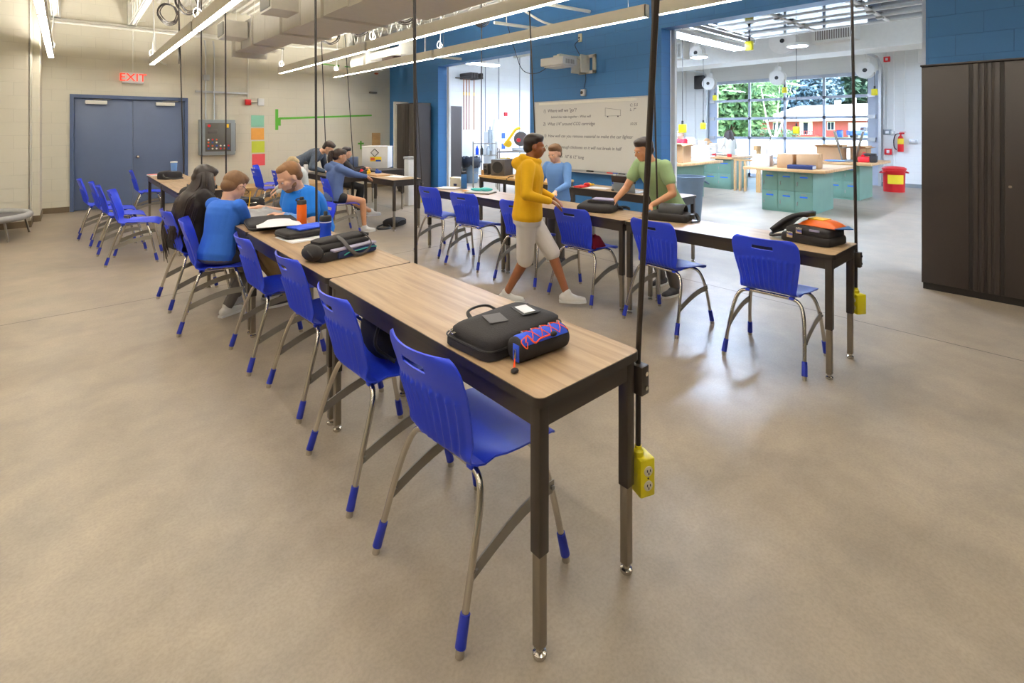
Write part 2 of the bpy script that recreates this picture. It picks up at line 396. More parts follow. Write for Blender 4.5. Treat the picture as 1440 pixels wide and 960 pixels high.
# workshop shell
w = MB(); w.box(XB2, XG, YW, YW+.2, 0, ZC+.4); struct('wall_workshop_back', w, 'white_block_x')
w = MB(); w.box(XG, XG+.25, -6, 3.62, 0, ZC+.4); w.box(XG, XG+.25, 8.34, YW+.2, 0, ZC+.4); w.box(XG, XG+.25, 3.62, 8.34, 3.1, ZC+.4)
struct('wall_workshop_right', w, 'white_block_y')
w = MB(); w.box(XB2, XB2+.03, -6, 1.04, 0, ZC+.2); w.box(XB2, XB2+.03, 4.06, 6.84, 0, ZC+.2); w.box(XB2, XB2+.03, 9.95, YW, 0, ZC+.2)
w.box(XB2, XB2+.03, 6.84, 9.95, 3.3, ZC+.2); w.box(XB2, XB2+.03, 1.04, 4.06, 3.3, ZC+.2)
struct('wall_workshop_left', w, 'white_block_y')
# ceilings: fluted deck
def deck(x0, x1, y0, y1, z):
    mb = MB(); n = int((x1-x0)/.15); P = []
    for i in range(n):
        a = x0+i*(x1-x0)/n; wd = (x1-x0)/n
        P += [(a, z), (a+wd*.35, z), (a+wd*.5, z+.05), (a+wd*.85, z+.05)]
    P.append((x1, z))
    vs = [(p[0], y0, p[1]) for p in P]+[(p[0], y1, p[1]) for p in P]; k = len(P)
    mb.add(vs, [(i, i+1, k+i+1, k+i) for i in range(k-1)]); mb.box(x0, x1, y0, y1, z+.08, z+.16)
    return mb
struct('ceiling', deck(-5, XB, -6, YW, ZC), 'ceiling_white')
struct('ceiling_workshop', deck(XB2, XG, -6, YW, ZC+.15), 'deck_white')
# baseboards
b = MB(); b.box(-.33, .04, YW-.012, YW, 0, .1); b.box(1.89, XB, YW-.012, YW, 0, .1); struct('baseboard_back', b, 'base_brown')
b = MB(); b.box(-5, -.42, 10.788, 10.8, 0, .1); b.box(-.42, -.408, 10.788, 11.4, 0, .1); b.box(-.41, -.318, 11.368, 11.38, 0, .1); b.box(-.33, -.318, 11.38, 12.3, 0, .1); struct('baseboard_left', b, 'base_brown')
b = MB(); b.box(XB-.012, XB, 4.06, 6.84, 0, .1); b.box(XB-.012, XB, 9.95, YW, 0, .1); b.box(XB-.012, XB, -6, 1.04, 0, .1); struct('baseboard_right', b, 'base_brown')
b = MB(); b.box(XG-.012, XG, -6, 3.6, 0, .1); b.box(XG-.012, XG, 8.36, YW, 0, .1); struct('baseboard_workshop', b, 'box_grey')
# white steel jamb guides in the two openings
t = MB()
for y in (9.93, 4.04): t.box(XB2+.01, XB2+.07, y-.05, y+.01, 0, 3.05)
for y in (6.86, 1.06): t.box(XB2+.01, XB2+.07, y-.01, y+.05, 0, 3.05)
struct('trim_1', t, 'white_paint')

# ------------------------------------------------------------------ the grey-blue double door
d = bpy.data.objects.new('door_1', None); COL.objects.link(d); d['kind'] = 'structure'; d.location = (0, YW, 0)
f = MB(); f.box(.043, .10, -.03, .12, 0, 2.165); f.box(1.83, 1.886, -.03, .12, 0, 2.165); f.box(.10, 1.83, -.03, .12, 2.10, 2.165); f.build('door_frame', 'door_frame_blue', d)
for i, (a, c) in enumerate(((.103, .972), (.976, 1.827))):
    l = MB(); l.rbox(a, c, .03, .075, .01, 2.095, .003); lf = l.build('door_leaf', 'door_blue', d)
    x = .42 if i == 0 else 1.5
    k = MB(); k.rbox(x-.16, x+.16, -.03, .03, 1.99, 2.06, .008); k.build('door_closer', 'steel_white', lf)
    k = MB(); k.tube([(x-.05, -.01, 2.075), (x+.22, -.03, 2.085)], .008); k.tube([(x-.05, -.01, 2.075), (x+.1, .0, 2.1)], .007); k.build('closer_arm', 'brace_steel', lf)
k = MB(); k.cyl((1.05, .03, .98), (1.05, -.02, .98), .03); k.sph((1.05, -.045, .98), .032); k.build('door_knob', 'chrome', d)

# EXIT sign
e = thing('exit_sign', 'white box sign with glowing red EXIT letters above the grey-blue double door', 'sign', (.97, YW, 2.52))
b = MB(); b.rbox(-.17, .17, -.07, 0, -.11, .1, .01); b.build('sign_case', 'white_plastic', e)
text('EXIT', .21, plane_T(0, -.072, -.065, '-y'), 'exit_red', e, 'letters', 'CENTER', .002)
c = MB(); c.tube([(.0, -.02, .1), (.0, -.02, 1.0), (.03, -.02, 1.1), (.2, -.02, 1.14)], .011); tag(c.build('conduit', 'steel_white'), 'thin painted conduit rising from the exit sign', 'conduit').location = (.97, YW, 2.52)

# ------------------------------------------------------------------ items on the cream wall
def wall_item(name, label, cat, x, z): return thing(name, label, cat, (x, YW, z))
p = wall_item('electrical_cabinet', 'grey metal control cabinet with glass door hung right of the double door', 'electrical panel', 2.40, 1.35)
b = MB(); b.rbox(-.33, .33, -.2, 0, -.38, .37, .012); b.build('enclosure', 'box_grey', p)
b = MB(); b.rbox(-.235, .245, -.215, -.2, -.3, .3, .004); pn = b.build('glazed_door', 'panel_dark', p)
b = MB(); b.cyl((-.17, -.215, .24), (-.17, -.235, .24), .03); b.build('emergency_button', 'red_bright', pn)
b = MB(); b.rbox(.13, .2, -.219, -.214, .2, .28, .002); b.build('warning_label', 'tool_yellow', pn)
b = MB(); b.rbox(-.19, -.02, -.222, -.214, .08, .17, .004); b.build('meter', 'speaker_grey', pn)
for r_ in range(2):
    for k in range(6 if r_ else 3):
        for h in range(2):
            b = MB(); x = -.18+k*.075; z = (-.05 if r_ == 0 else -.18)-h*.06
            b.cyl((x, -.215, z), (x, -.228, z), .018, n=10); b.build('push_button', ['white_plastic', 'red_bright', 'label_orange', 'logo_blue', 'ivory'][(k+h*2+r_) % 5], pn)
b = MB(); b.rbox(.26, .34, -.19, -.12, -.3, .3, .004); b.build('hinge_rail', 'speaker_grey', p)
c = MB()
for x in (2.2, 2.36): c.tube([(x, YW-.03, 1.72), (x, YW-.03, 3.25), (x-.02, YW-.03, 3.4)], .014)
tag(c.build('conduit', 'alu'), 'pair of galvanised conduits running up from the grey control cabinet', 'conduit')
c = MB(); c.box(2.02, 3.0, YW-.045, YW-.005, 2.29, 2.33)
for i in range(14): c.box(2.05+i*.068, 2.08+i*.068, YW-.047, YW-.043, 2.3, 2.32)
tag(c.build('strut_channel', 'alu'), 'slotted metal strut channel across the conduits above the control cabinet', 'strut')
c = MB(); c.rbox(2.15, 2.27, YW-.07, YW, 2.55, 2.67, .006); tag(c.build('junction_box', 'alu'), 'small galvanised junction box above the slotted strut', 'junction box')
c = MB(); c.tube([(3.02, YW-.02, 2.2), (3.02, YW-.02, 3.4)], .012); tag(c.build('conduit', 'steel_white'), 'painted conduit dropping to the red fire alarm on the cream wall', 'conduit')
a = wall_item('fire_alarm_strobe', 'red fire alarm box beside a white strobe high on the cream wall', 'fire alarm', 3.02, 2.12)
b = MB(); b.rbox(-.06, .06, -.07, 0, -.06, .06, .008); b.build('alarm_box', 'red_paint', a)
b = MB(); b.tube([(.06, -.03, 0), (.2, -.03, 0)], .012); b.build('link_conduit', 'steel_grey', a)
b = MB(); b.rbox(.2, .33, -.06, 0, -.07, .09, .008); b.build('strobe', 'white_plastic', a)
for i, (nm, mm, dx, lb) in enumerate((('teal', 'sheet_teal', 0, 'topmost'), ('orange', 'sheet_orange', .0, 'second'), ('lime yellow', 'sheet_yellow', .01, 'third'), ('pink red', 'sheet_red', .02, 'lowest'))):
    z = 1.70-i*.29
    b = MB(); b.box(3.09+dx, 3.37+dx-.01, YW-.004, YW-.001, z-.13, z+.13)
    for q in range(3): pass
    o = b.build('paper_sheet', mm); tag(o, '%s paper sheet taped to the cream wall, %s of four in a column' % (nm, lb), 'paper', 'coloured sheets on the cream wall')
g = MB(); T = YW-.003
g.box(3.60, 3.665, T-.002, T, 1.5, 1.98); g.box(3.66, 3.72, T-.002, T, 1.6, 1.78)
g.add([(3.68, T, 1.74), (5.98, T, 1.86), (5.98, T, 1.90), (3.68, T, 1.79), (3.68, T-.002, 1.74), (5.98, T-.002, 1.86), (5.98, T-.002, 1.90), (3.68, T-.002, 1.79)], [(0,3,2,1),(4,5,6,7),(0,1,5,4),(1,2,6,5),(2,3,7,6),(3,0,4,7)])
tag(g.build('green_tape', 'tape_green'), 'long green masking tape stripe with a crossbar on the cream wall', 'tape')
g = MB(); g.box(5.66, 5.70, T-.002, T, 1.0, 1.22); g.box(5.6, 5.76, T-.002, T, 1.13, 1.17); tag(g.build('green_tape', 'tape_green'), 'small green tape cross low on the cream wall', 'tape')
g = MB(); g.tube([(4.6, T, 3.12), (5.05, T, 3.1)], .012); g.sph((5.08, T-.01, 3.1), .03); g.tube([(5.25, T, 3.1), (5.9, T, 3.07)], .01)
tag(g.build('green_pipe_cable', 'tape_green'), 'thin green line with a knob high on the cream wall', 'cable')
g = MB(); g.sph((6.1, T-.02, 2.98), (.06, .03, .025)); tag(g.build('orange_tag', 'label_orange'), 'small orange tag at the end of the green line', 'tag')
g = MB(); g.rbox(5.9, 6.1, YW-.08, YW, 2.45, 2.5, .01); tag(g.build('wall_sensor', 'steel_grey'), 'small grey sensor high on the cream wall near the blue corner', 'sensor')
g = MB(); g.box(5.98, 6.2, YW-.05, YW-.01, 1.1, 1.42); tag(g.build('wooden_board', 'crate_wood'), 'small wooden offcut leaning against the cream wall in the corner', 'board')

# ------------------------------------------------------------------ roof joists and ceiling services
def joist(x, y0, y1, zb=3.52, zt=3.98, step=.42, mt='steel_white'):
    mb = MB()
    for s_ in (-1, 1):
        mb.box(x+s_*.012-.006+(s_*.02), x+s_*.012+.006+(s_*.02), y0, y1, zt-.05, zt); mb.box(x+s_*.012-.006+(s_*.02), x+s_*.012+.006+(s_*.02), y0, y1, zb, zb+.05)
    mb.box(x-.05, x+.05, y0, y1, zt-.008, zt); mb.box(x-.05, x+.05, y0, y1, zb, zb+.008)
    mb.box(x-.07, x+.07, y1-.2, y1, zb-.0, zt)
    y = y0; up = True
    while y+step/2 < y1-.1:
        a = (x, y, zb+.03 if up else zt-.03); c = (x, y+step/2, zt-.03 if up else zb+.03)
        mb.cyl(a, c, .011, n=6); y += step/2; up = not up
    return mb.build('roof_joist', mt)
for i, x in enumerate((-.15, .95, 2.05, 4.35, 5.3)):
    tag(joist(x, -5.9, YW-.01), ['white open-web roof joist over the far-left strip light', 'white open-web roof joist above the exit sign', 'white open-web roof joist hidden beside the big duct', 'white open-web roof joist between the duct and the blue wall', 'white open-web roof joist nearest the blue wall'][i], 'joist', 'roof joists over the classroom')
for i, x in enumerate((7.6, 9.4, 11.0, 14.6)):
    tag(joist(x, -5.9, YW-.01, 3.85, 4.18), 'white open-web roof joist over the workshop', 'joist', 'roof joists over the workshop')
mb = MB(); mb.tube([(-.4, YW-.06, 3.50), (6.4, YW-.06, 3.50)], .035); mb.tube([(-.4, YW-.16, 3.44), (4.2, YW-.16, 3.44)], .022)
tag(mb.build('pipe_run', 'steel_white'), 'painted horizontal pipes along the top of the cream wall', 'pipe')
mb = MB(); mb.tube([(1.32, YW-.1, 3.46), (1.32, YW-.1, 3.0), (1.42, YW-.15, 2.85), (1.5, YW-.2, 2.8)], .02, smooth=4); tag(mb.build('flexible_conduit', 'steel_white'), 'short white flexible conduit curling down right of the exit sign', 'conduit')
# sprinkler branches sticking out in front of the blue wall
for i, (y, z) in enumerate(((9.0, 3.05), (6.4, 3.3), (5.4, 3.45))):
    mb = MB(); mb.tube([(5.35, y+.1, z), (6.44, y-.05, z)], .028); mb.cyl((5.6, y+.07, z), (5.6, y+.07, 3.9), .008, n=6)
    tag(mb.build('sprinkler_branch', 'steel_white'), ['pale pipe stub near the corner of blue and cream walls', 'pale pipe stub high on the blue wall left of the projector', 'pale pipe stub high on the blue wall over the projector'][i], 'pipe', 'pipe stubs along the blue wall')
mb = MB(); mb.tube([(5.2, 6.7, 3.75), (5.6, 6.3, 3.6), (6.0, 5.95, 3.3), (6.44, 5.7, 3.25)], .02, smooth=5); tag(mb.build('flexible_conduit', 'steel_white'), 'curved white flexible conduit reaching the blue wall above the projector', 'conduit')
# big rectangular duct with its stepped flanges
du = thing('air_duct', 'large painted rectangular air duct with stepped joints hanging above the room', 'duct', (0, 0, 0))
secs = [(10.7, 10.15, 2.41, 2.93, 3.0), (10.15, 8.62, 2.39, 2.86, 2.97), (8.62, 6.90, 2.36, 3.06, 2.93), (6.90, 5.3, 2.33, 3.16, 2.89), (5.3, -5.8, 2.3, 3.30, 2.85)]
for (y1, y0, x0, x1, z) in secs:
    b = MB(); b.box(x0, x1, y0+.0, y1, z, 3.45); b.build('duct_section', 'duct_paint', du)
    for yy in ((y0, (y0+y1)/2) if y1-y0 > 1 else (y0,)): b = MB(); b.box(x0-.035, x1+.035, yy-.02, yy+.02, z-.03, 3.47); b.build('flange', 'duct_paint', du)
b = MB(); b.box(2.36, 2.98, 10.70, 10.76, 2.9, 3.5); b.build('end_flange', 'duct_paint', du)
for y in (9.85, 7.25, 4.6):
    b = MB(); b.box(2.0, 2.36, y-.25, y+.25, 3.1, 3.38); tp = b.build('side_tap', 'duct_paint', du)
    b = MB(); b.box(1.985, 2.0, y-.21, y+.21, 3.13, 3.35); b.build('grille', 'grille_dark', tp)
b = MB()
for y in (10.4, 9.2, 7.4, 5.6, 3.8):
    for x in (2.36, 3.0): b.cyl((x, y, 3.4), (x, y, 4.0), .006, n=6)
b.build('hanger_rod', 'steel_white', du)
# folded projection-screen style unit heater by the corner
h = thing('unit_heater', 'long boxy white unit with dark open side mounted high in the blue corner', 'heater', (5.3, 10.0, 3.12))
b = MB(); b.cyl((0, .85, -.04), (0, 1.55, -.04), .24, n=26); b.build('cylinder_housing', 'duct_paint', h)
b = MB(); b.rbox(-.14, .14, -.68, .72, -.03, .12, .01); b.build('housing', 'steel_white', h)
b = MB(); b.rbox(-.10, .10, -.3, .2, -.12, -.03, .01); b.build('dark_recess', 'dark_wood', h)
b = MB(); b.rbox(-.17, .17, -.76, -.68, -.06, .24, .005); b.build('end_plate', 'steel_white', h)
b = MB(); b.rbox(-.2, .2, .72, .80, -.25, .2, .005); b.build('end_plate', 'steel_white', h)
b = MB(); b.cyl((0, -.5, .1), (0, -.5, .9), .008, n=6); b.build('hanger', 'steel_white', h)

# ------------------------------------------------------------------ linear pendant lights
def pendant(x, y0, y1, z, label):
    L = y1-y0
    o = thing('linear_light', label, 'ceiling light', (x, (y0+y1)/2, z), 0, 'linear pendant lights')
    b = MB(); b.box(-.04, -.034, -L/2, L/2, 0, .14); b.box(.034, .04, -L/2, L/2, 0, .14); b.box(-.04, .04, -L/2, -L/2+.01, 0, .14); b.box(-.04, .04, L/2-.01, L/2, 0, .14); b.box(-.034, .034, -L/2+.01, L/2-.01, .03, .125); b.build('housing', 'light_body', o)
    b = MB(); b.box(-.0335, .0335, -L/2+.011, L/2-.011, .003, .012); b.build('lens', 'lamp_lens', o)
    b = MB(); b.box(-.033, .033, -L/2+.012, L/2-.012, .128, .136); b.build('uplight', 'lamp_up', o)
    for s_ in (-1, 1):
        b = MB(); b.cyl((0, s_*(L/2-.25), .125), (0, s_*(L/2-.25), 4.0-z), .0025, n=5); b.build('suspension_cable', 'steel_grey', o)
    b = MB(); b.tube([(0, L/2-.12, .13), (.0, L/2-.15, .35), (.03, L/2-.1, .7), (0, L/2-.2, 4.0-z)], .008, 6, smooth=4)
    b.tube([(.0+.05*math.cos(a*.7), L/2-.12+.02*math.sin(a*1.3), .22+.06*math.sin(a*.7)) for a in range(10)], .006, 5); b.build('power_lead', 'white_plastic', o)
    return o
seg = [(7.46, 11.8), (3.16, 7.40), (-1.2, 3.06)]
rows = [(-.20, 'far-left'), (1.22, 'second from left'), (3.55, 'third from left'), (4.78, 'blue-wall side')]
pos = ['fixture nearest the cream wall', 'second fixture from the cream wall', 'third fixture from the cream wall', 'last fixture behind the camera']
for x, nm in rows:
    for (a, c), ps in zip(seg, pos):
        pendant(x, a, c, 2.75, 'linear pendant in the %s row, %s' % (nm, ps))
for (a, c), ps in zip(seg, pos):
    pendant(-2.6, a, min(c, 10.5), 2.75, 'linear pendant beyond the left edge, %s' % ps)

# ------------------------------------------------------------------ stacking chair (faces local +x)
def ss(t): t = max(0, min(1, t)); return t*t*(3-2*t)
PROF = [(-.262, .822), (-.258, .812), (-.254, .800), (-.249, .785), (-.246, .775), (-.241, .760), (-.238, .750), (-.233, .735), (-.226, .715), (-.221, .700), (-.219, .692), (-.2165, .684), (-.214, .675), (-.211, .665), (-.204, .64), (-.196, .61), (-.189, .58), (-.182, .55), (-.176, .525), (-.168, .503), (-.157, .484), (-.140, .468), (-.115, .457),
        (-.085, .451), (-.05, .447), (-.01, .445), (.04, .446), (.09, .449), (.14, .452), (.175, .452), (.20, .448), (.22, .440), (.233, .428), (.240, .414)]
SPL = 22
def chair_shell(rows, backpart):
    N = 108; P = []
    def point(i, j, rib):
        x, z = PROF[i]; u = -1+2*j/N
        if z > .76 and i < SPL: dz = (z-.76)/.064; hw = .205-.055*(1-math.sqrt(max(0, 1-dz*dz)))
        elif i < SPL: hw = .172+.033*ss((z-.47)/.26)
        else: hw = .172+.04*ss((x+.14)/.18)
        if i >= len(PROF)-6: k = (i-(len(PROF)-6))/5; hw -= .05*(1-math.sqrt(max(0, 1-k*k)))
        y = u*hw
        tb = ss((z-.45)/.08)
        if i < SPL+2:
            x += .044*u*u*tb
            top = .698-.030*u*u-.008*u
            a = ss((top-z)/.012)*ss((z-.478)/.02)*ss((.93-abs(u))/.06)
            x -= rib*a*.0115*max(0, .5+.5*math.cos(u*PI*12.0))**1.6
        else: z += .020*u*u*ss((.2-x)/.2)
        return Vector((x, y, z))
    n_ = {}
    for i in range(len(PROF)):
        p0 = PROF[max(0, i-1)]; p1 = PROF[min(len(PROF)-1, i+1)]; t = Vector((p1[0]-p0[0], 0, p1[1]-p0[1])).normalized(); n_[i] = Vector((-t.z, 0, t.x))
    G = [[point(i, j, 1) for j in range(N+1)] for i in rows]
    K = [[point(i, j, 0)+n_[i]*.006 for j in range(N+1)] for i in rows]
    b = N+1; nv = b*len(rows); vs = [p for r in G for p in r]+[p for r in K for p in r]; q = []
    for ii, i in enumerate(rows[:-1]):
        for j in range(N):
            c = (G[ii][j]+G[ii+1][j+1])/2
            if backpart and .7495 < c.z < .7755 and abs(c.y) < (.063 if .753 < c.z < .77 else .058): continue
            q.append((ii*b+j, (ii+1)*b+j, (ii+1)*b+j+1, ii*b+j+1))
    cnt = {}
    for f in q:
        for k in range(4): e = (f[k], f[(k+1) % 4]); cnt[e] = 1
    side = [(e[1], e[0], e[0]+nv, e[1]+nv) for e in cnt if (e[1], e[0]) not in cnt]
    used = sorted({v for f in q for v in f} | {v+nv for f in q for v in f}); mp = {v: k for k, v in enumerate(used)}
    r = MB(); r.add([vs[v] for v in used], [[mp[v] for v in f] for f in q]+[[mp[v+nv] for v in reversed(f)] for f in q]+[[mp[v] for v in f] for f in side])
    return r
def make_chair(label, group):
    t = thing('school_chair', label, 'chair', (0, 0, 0), 0, group)
    chair_shell(list(range(0, SPL+2)), True).build('backrest', 'chair_blue', t, angle=60)
    b = chair_shell(list(range(SPL+1, len(PROF))), False)
    b.build('seat', 'chair_blue', t, angle=60)
    for sx in (-1, 1):
        for sy in (-1, 1):
            foot = Vector((sx*.235, sy*.245, .012))
            if sx < 0: pts = [foot, (-.165, sy*.225, .25), (-.128, sy*.208, .36), (-.108, sy*.180, .418), (-.098, sy*.13, .434), (-.096, sy*.05, .436)]
            else: pts = [foot, (.185, sy*.228, .25), (.158, sy*.208, .36), (.138, sy*.180, .415), (.128, sy*.13, .430), (.124, sy*.05, .432)]
            g = MB(); g.tube(pts, .0115, 10, smooth=5); lg = g.build('leg', 'chrome', t)
            d = (Vector(pts[1])-foot).normalized()
            g = MB(); g.cyl(foot+d*.012, foot+d*.095, .0165, .0150, 12); g.build('boot', 'boot_blue', lg)
            g = MB(); g.cyl((foot.x, foot.y, 0), foot+d*.014, .014, .012, 12); g.build('glide', 'chrome', lg)
    g = MB()
    for x, z in ((-.096, .436), (.124, .432)): g.tube([(x, -.07, z), (x, .07, z)], .0115, 10)
    for sy in (-1, 1): g.box(-.1, .128, sy*.12-.012, sy*.12+.012, .428, .434)
    g.build('seat_frame', 'chrome', t)
    for sy in (-1, 1):
        g = MB(); n = 9; vs = []
        for k in range(n):
            u = k/(n-1); x = -.178+u*(.362); z = .205+.075*math.sin(PI*(u*.62)) if True else 0
            z = .195+.09*math.sin(u*PI*.55); hh = .0215
            for (dy, dz) in ((-.003, -hh), (.003, -hh), (.003, hh), (-.003, hh)): vs.append((x, sy*.232+dy, z+dz))
        fs = [(k*4+q, k*4+(q+1) % 4, (k+1)*4+(q+1) % 4, (k+1)*4+q) for k in range(n-1) for q in range(4)]+[(0, 1, 2, 3), (n*4-4, n*4-3, n*4-2, n*4-1)]
        g.add(vs, fs)
        for x, z in ((-.165, .20), (.172, .285)): g.cyl((x, sy*.222, z), (x, sy*.243, z), .007, n=8)
        g.build('side_brace', 'brace_steel', t)
    for sy in (-1, 1): g = MB(); g.rbox(-.115, -.075, sy*.135-.015, sy*.135+.015, .43, .446, .005); g.build('mounting_lug', 'chair_blue', t)
    return t
chair0 = [None]
def put_chair(x, y, rz, label, group):
    if chair0[0] is None:
        chair0[0] = make_chair(label, group); chair0[0].location = (x, y, 0); chair0[0].rotation_euler = (0, 0, rz); return chair0[0]
    return dup(chair0[0], (x, y, 0), rz, label, group)
G1 = 'blue chairs along the near row of tables'; G2 = 'blue chairs along the second row of tables'; G3 = 'blue chairs lined up by the grey-blue door'
put_chair(1.075, 1.44, R(2), 'blue plastic chair nearest the camera, tucked under the table with the laced pencil case', G1)
put_chair(1.075, 2.14, R(-2), 'blue plastic chair holding a black backpack on its seat', G1)
put_chair(1.13, 2.93, R(1), 'empty blue plastic chair drawn up beside the blue water bottle and folded bag', G1)
put_chair(1.08, 3.64, R(-1), 'empty blue plastic chair directly next to the boy in the blue t-shirt', G1)
put_chair(.90, 4.56, R(-14), 'blue plastic chair the boy in the blue t-shirt sits on', G1)
put_chair(.86, 5.25, R(3), 'blue plastic chair the long-haired person in black sits on', G1)
lab = ['blue plastic chair at the right end of the second row, nearest the black-brown cabinet',
       'blue plastic chair in front of the folded black bag, second from the right table end',
       'blue plastic chair with a dark red cloth lying on its seat',
       'blue plastic chair partly hidden behind the person in the yellow hoodie',
       'blue plastic chair facing the teal pencil case and notebook',
       'blue plastic chair at the far left end of the second row, facing the steel-blue bottle']
for (x, y, a), l in zip([(3.565, 1.365, 3), (3.57, 2.175, -4), (3.56, 3.01, 2), (3.50, 3.72, 12), (3.45, 4.52, 10), (3.49, 5.26, 4)], lab): put_chair(x, y, R(a), l, G2)
for (x, y, a), l in zip([(.60, 7.30, -12), (.52, 8.02, -2), (.47, 8.62, -3), (.36, 9.27, -2), (1.04, 10.55, -4)],
    ['blue plastic chair nearest the camera of the row lined up toward the blue-grey door', 'blue plastic chair just behind the front one in the line at left', 'third blue plastic chair in the line at left, counted from the camera',
     'blue plastic chair farthest left, at the door end of the line', 'blue plastic chair alone at the far table end in front of the blue-grey door']): put_chair(x, y, R(a), l, G3)
for (x, y, a), l in zip([(2.72, 9.75, 6), (2.93, 10.5, -28), (2.86, 9.05, 2)], ['empty blue chair facing right, in front of the wooden platform', 'empty blue chair turned toward the camera, behind the other empty ones', 'empty blue chair just behind the head of the man in the blue polo']):
    put_chair(x, y, R(a), l, 'empty blue chairs by the wooden platform')
put_chair(2.97, 7.14, R(-8), 'blue plastic chair under the person in the slate hoodie', 'occupied far chairs')
put_chair(1.64, 4.74, R(186), 'blue plastic chair under the man in the blue polo shirt', 'occupied far chairs')

# ------------------------------------------------------------------ training tables
def rounded(x0, x1, y0, y1, r, n=6):
    P = []
    for cx, cy, a0 in ((x1-r, y0+r, -90), (x1-r, y1-r, 0), (x0+r, y1-r, 90), (x0+r, y0+r, 180)):
        for k in range(n+1): a = R(a0+90*k/n); P.append((cx+r*math.cos(a), cy+r*math.sin(a)))
    return P
def make_table(label, group, W=.49, L=1.524, H=.762, top='laminate_oak', legz=.30):
    t = thing('training_table', label, 'table', (0, 0, 0), 0, group)
    b = MB(); b.prism(rounded(-W/2+.003, W/2-.003, -L/2+.003, L/2-.003, .028), H-.028, H+.0005); b.build('tabletop', top, t)
    b = MB(); b.prism(rounded(-W/2, W/2, -L/2, L/2, .03), H-.029, H-.0008)
    b.build('edge_band', 'edge_black', t)
    b = MB(); i = .018
    b.box(-W/2+i, W/2-i, -L/2+i, -L/2+i+.012, H-.095, H-.028); b.box(-W/2+i, W/2-i, L/2-i-.012, L/2-i, H-.095, H-.028)
    b.box(-W/2+i, -W/2+i+.012, -L/2+i, L/2-i, H-.095, H-.028); b.box(W/2-i-.012, W/2-i, -L/2+i, L/2-i, H-.095, H-.028)
    b.build('apron', 'table_black', t)
    for sx in (-1, 1):
        for sy in (-1, 1):
            x = sx*(W/2-.036); y = sy*(L/2-.036)
            b = MB(); b.rbox(x-.0195, x+.0195, y-.0195, y+.0195, legz, H-.03, .003); lg = b.build('leg', 'table_black', t)
            b = MB(); b.rbox(x-.0155, x+.0155, y-.0155, y+.0155, .03, legz+.01, .003); b.build('leg_extension', 'steel_grey', lg)
            b = MB(); b.lathe([(.012, .03), (.012, .018), (.02, .014), (.021, .004), (.018, 0)], 14, (x, y, 0)); b.build('glide', 'chrome', lg)
            for k in range(2): pass
    b = MB()
    for sy in (-1, 1): b.box(-W/2+.02, W/2-.02, sy*(L/2-.06)-.012, sy*(L/2-.06)+.012, legz+.02, legz+.05) if False else None
    return t
TG1 = 'oak-top tables of the near row'; TG2 = 'oak-top tables of the second row'
tb0 = make_table('long oak-laminate table nearest the camera, black apron, laced pencil case on it', TG1)
tb0.location = (1.232, 1.762+.0, 0)
for (x, y, l, g) in [(1.232, 3.292, 'oak-laminate table carrying the blue bottle, orange bottle and folded bag', TG1),
                     (1.232, 4.822, 'oak-laminate table between the boy and the man in the blue polo', TG1),
                     (1.232, 7.882, 'oak-laminate table beyond the long-haired person, end facing the camera', TG1),
                     (1.232, 9.412, 'oak-laminate table with the pale blue tumbler, nearest the door', TG1),
                     (3.69, 1.742, 'oak-laminate table at the right end, orange snack bag on top', TG2),
                     (3.69, 3.272, 'oak-laminate table in the middle of the second row, black bag near its end', TG2),
                     (3.69, 4.802, 'oak-laminate table at the left end of the second row, teal pencil case on top', TG2),
                     (5.18, 3.68, 'oak-laminate table in front of the whiteboard with laptop and water bottle', 'whiteboard-side tables')]:
    dup(tb0, (x, y, 0), 0, l, g)
# tables across the room, turned sideways
dup(tb0, (3.86, 7.50, 0), R(0), 'oak-laminate table where the person in the slate hoodie works', 'far tables')
fd = make_table('dark table carrying the white cardboard box', 'far tables', .61, 1.3, .762, 'table_black'); fd.location = (4.5, 9.15, 0)
bt = make_table('wooden table holding black speakers, in front of the left opening', 'whiteboard-side tables', .56, 1.524, .80, 'bench_wood', .1); bt.location = (5.12, 5.52, 0)
for ch in bt.children:
    if ch.name.startswith('edge_band'): ch.data.materials[0] = M['bench_wood']

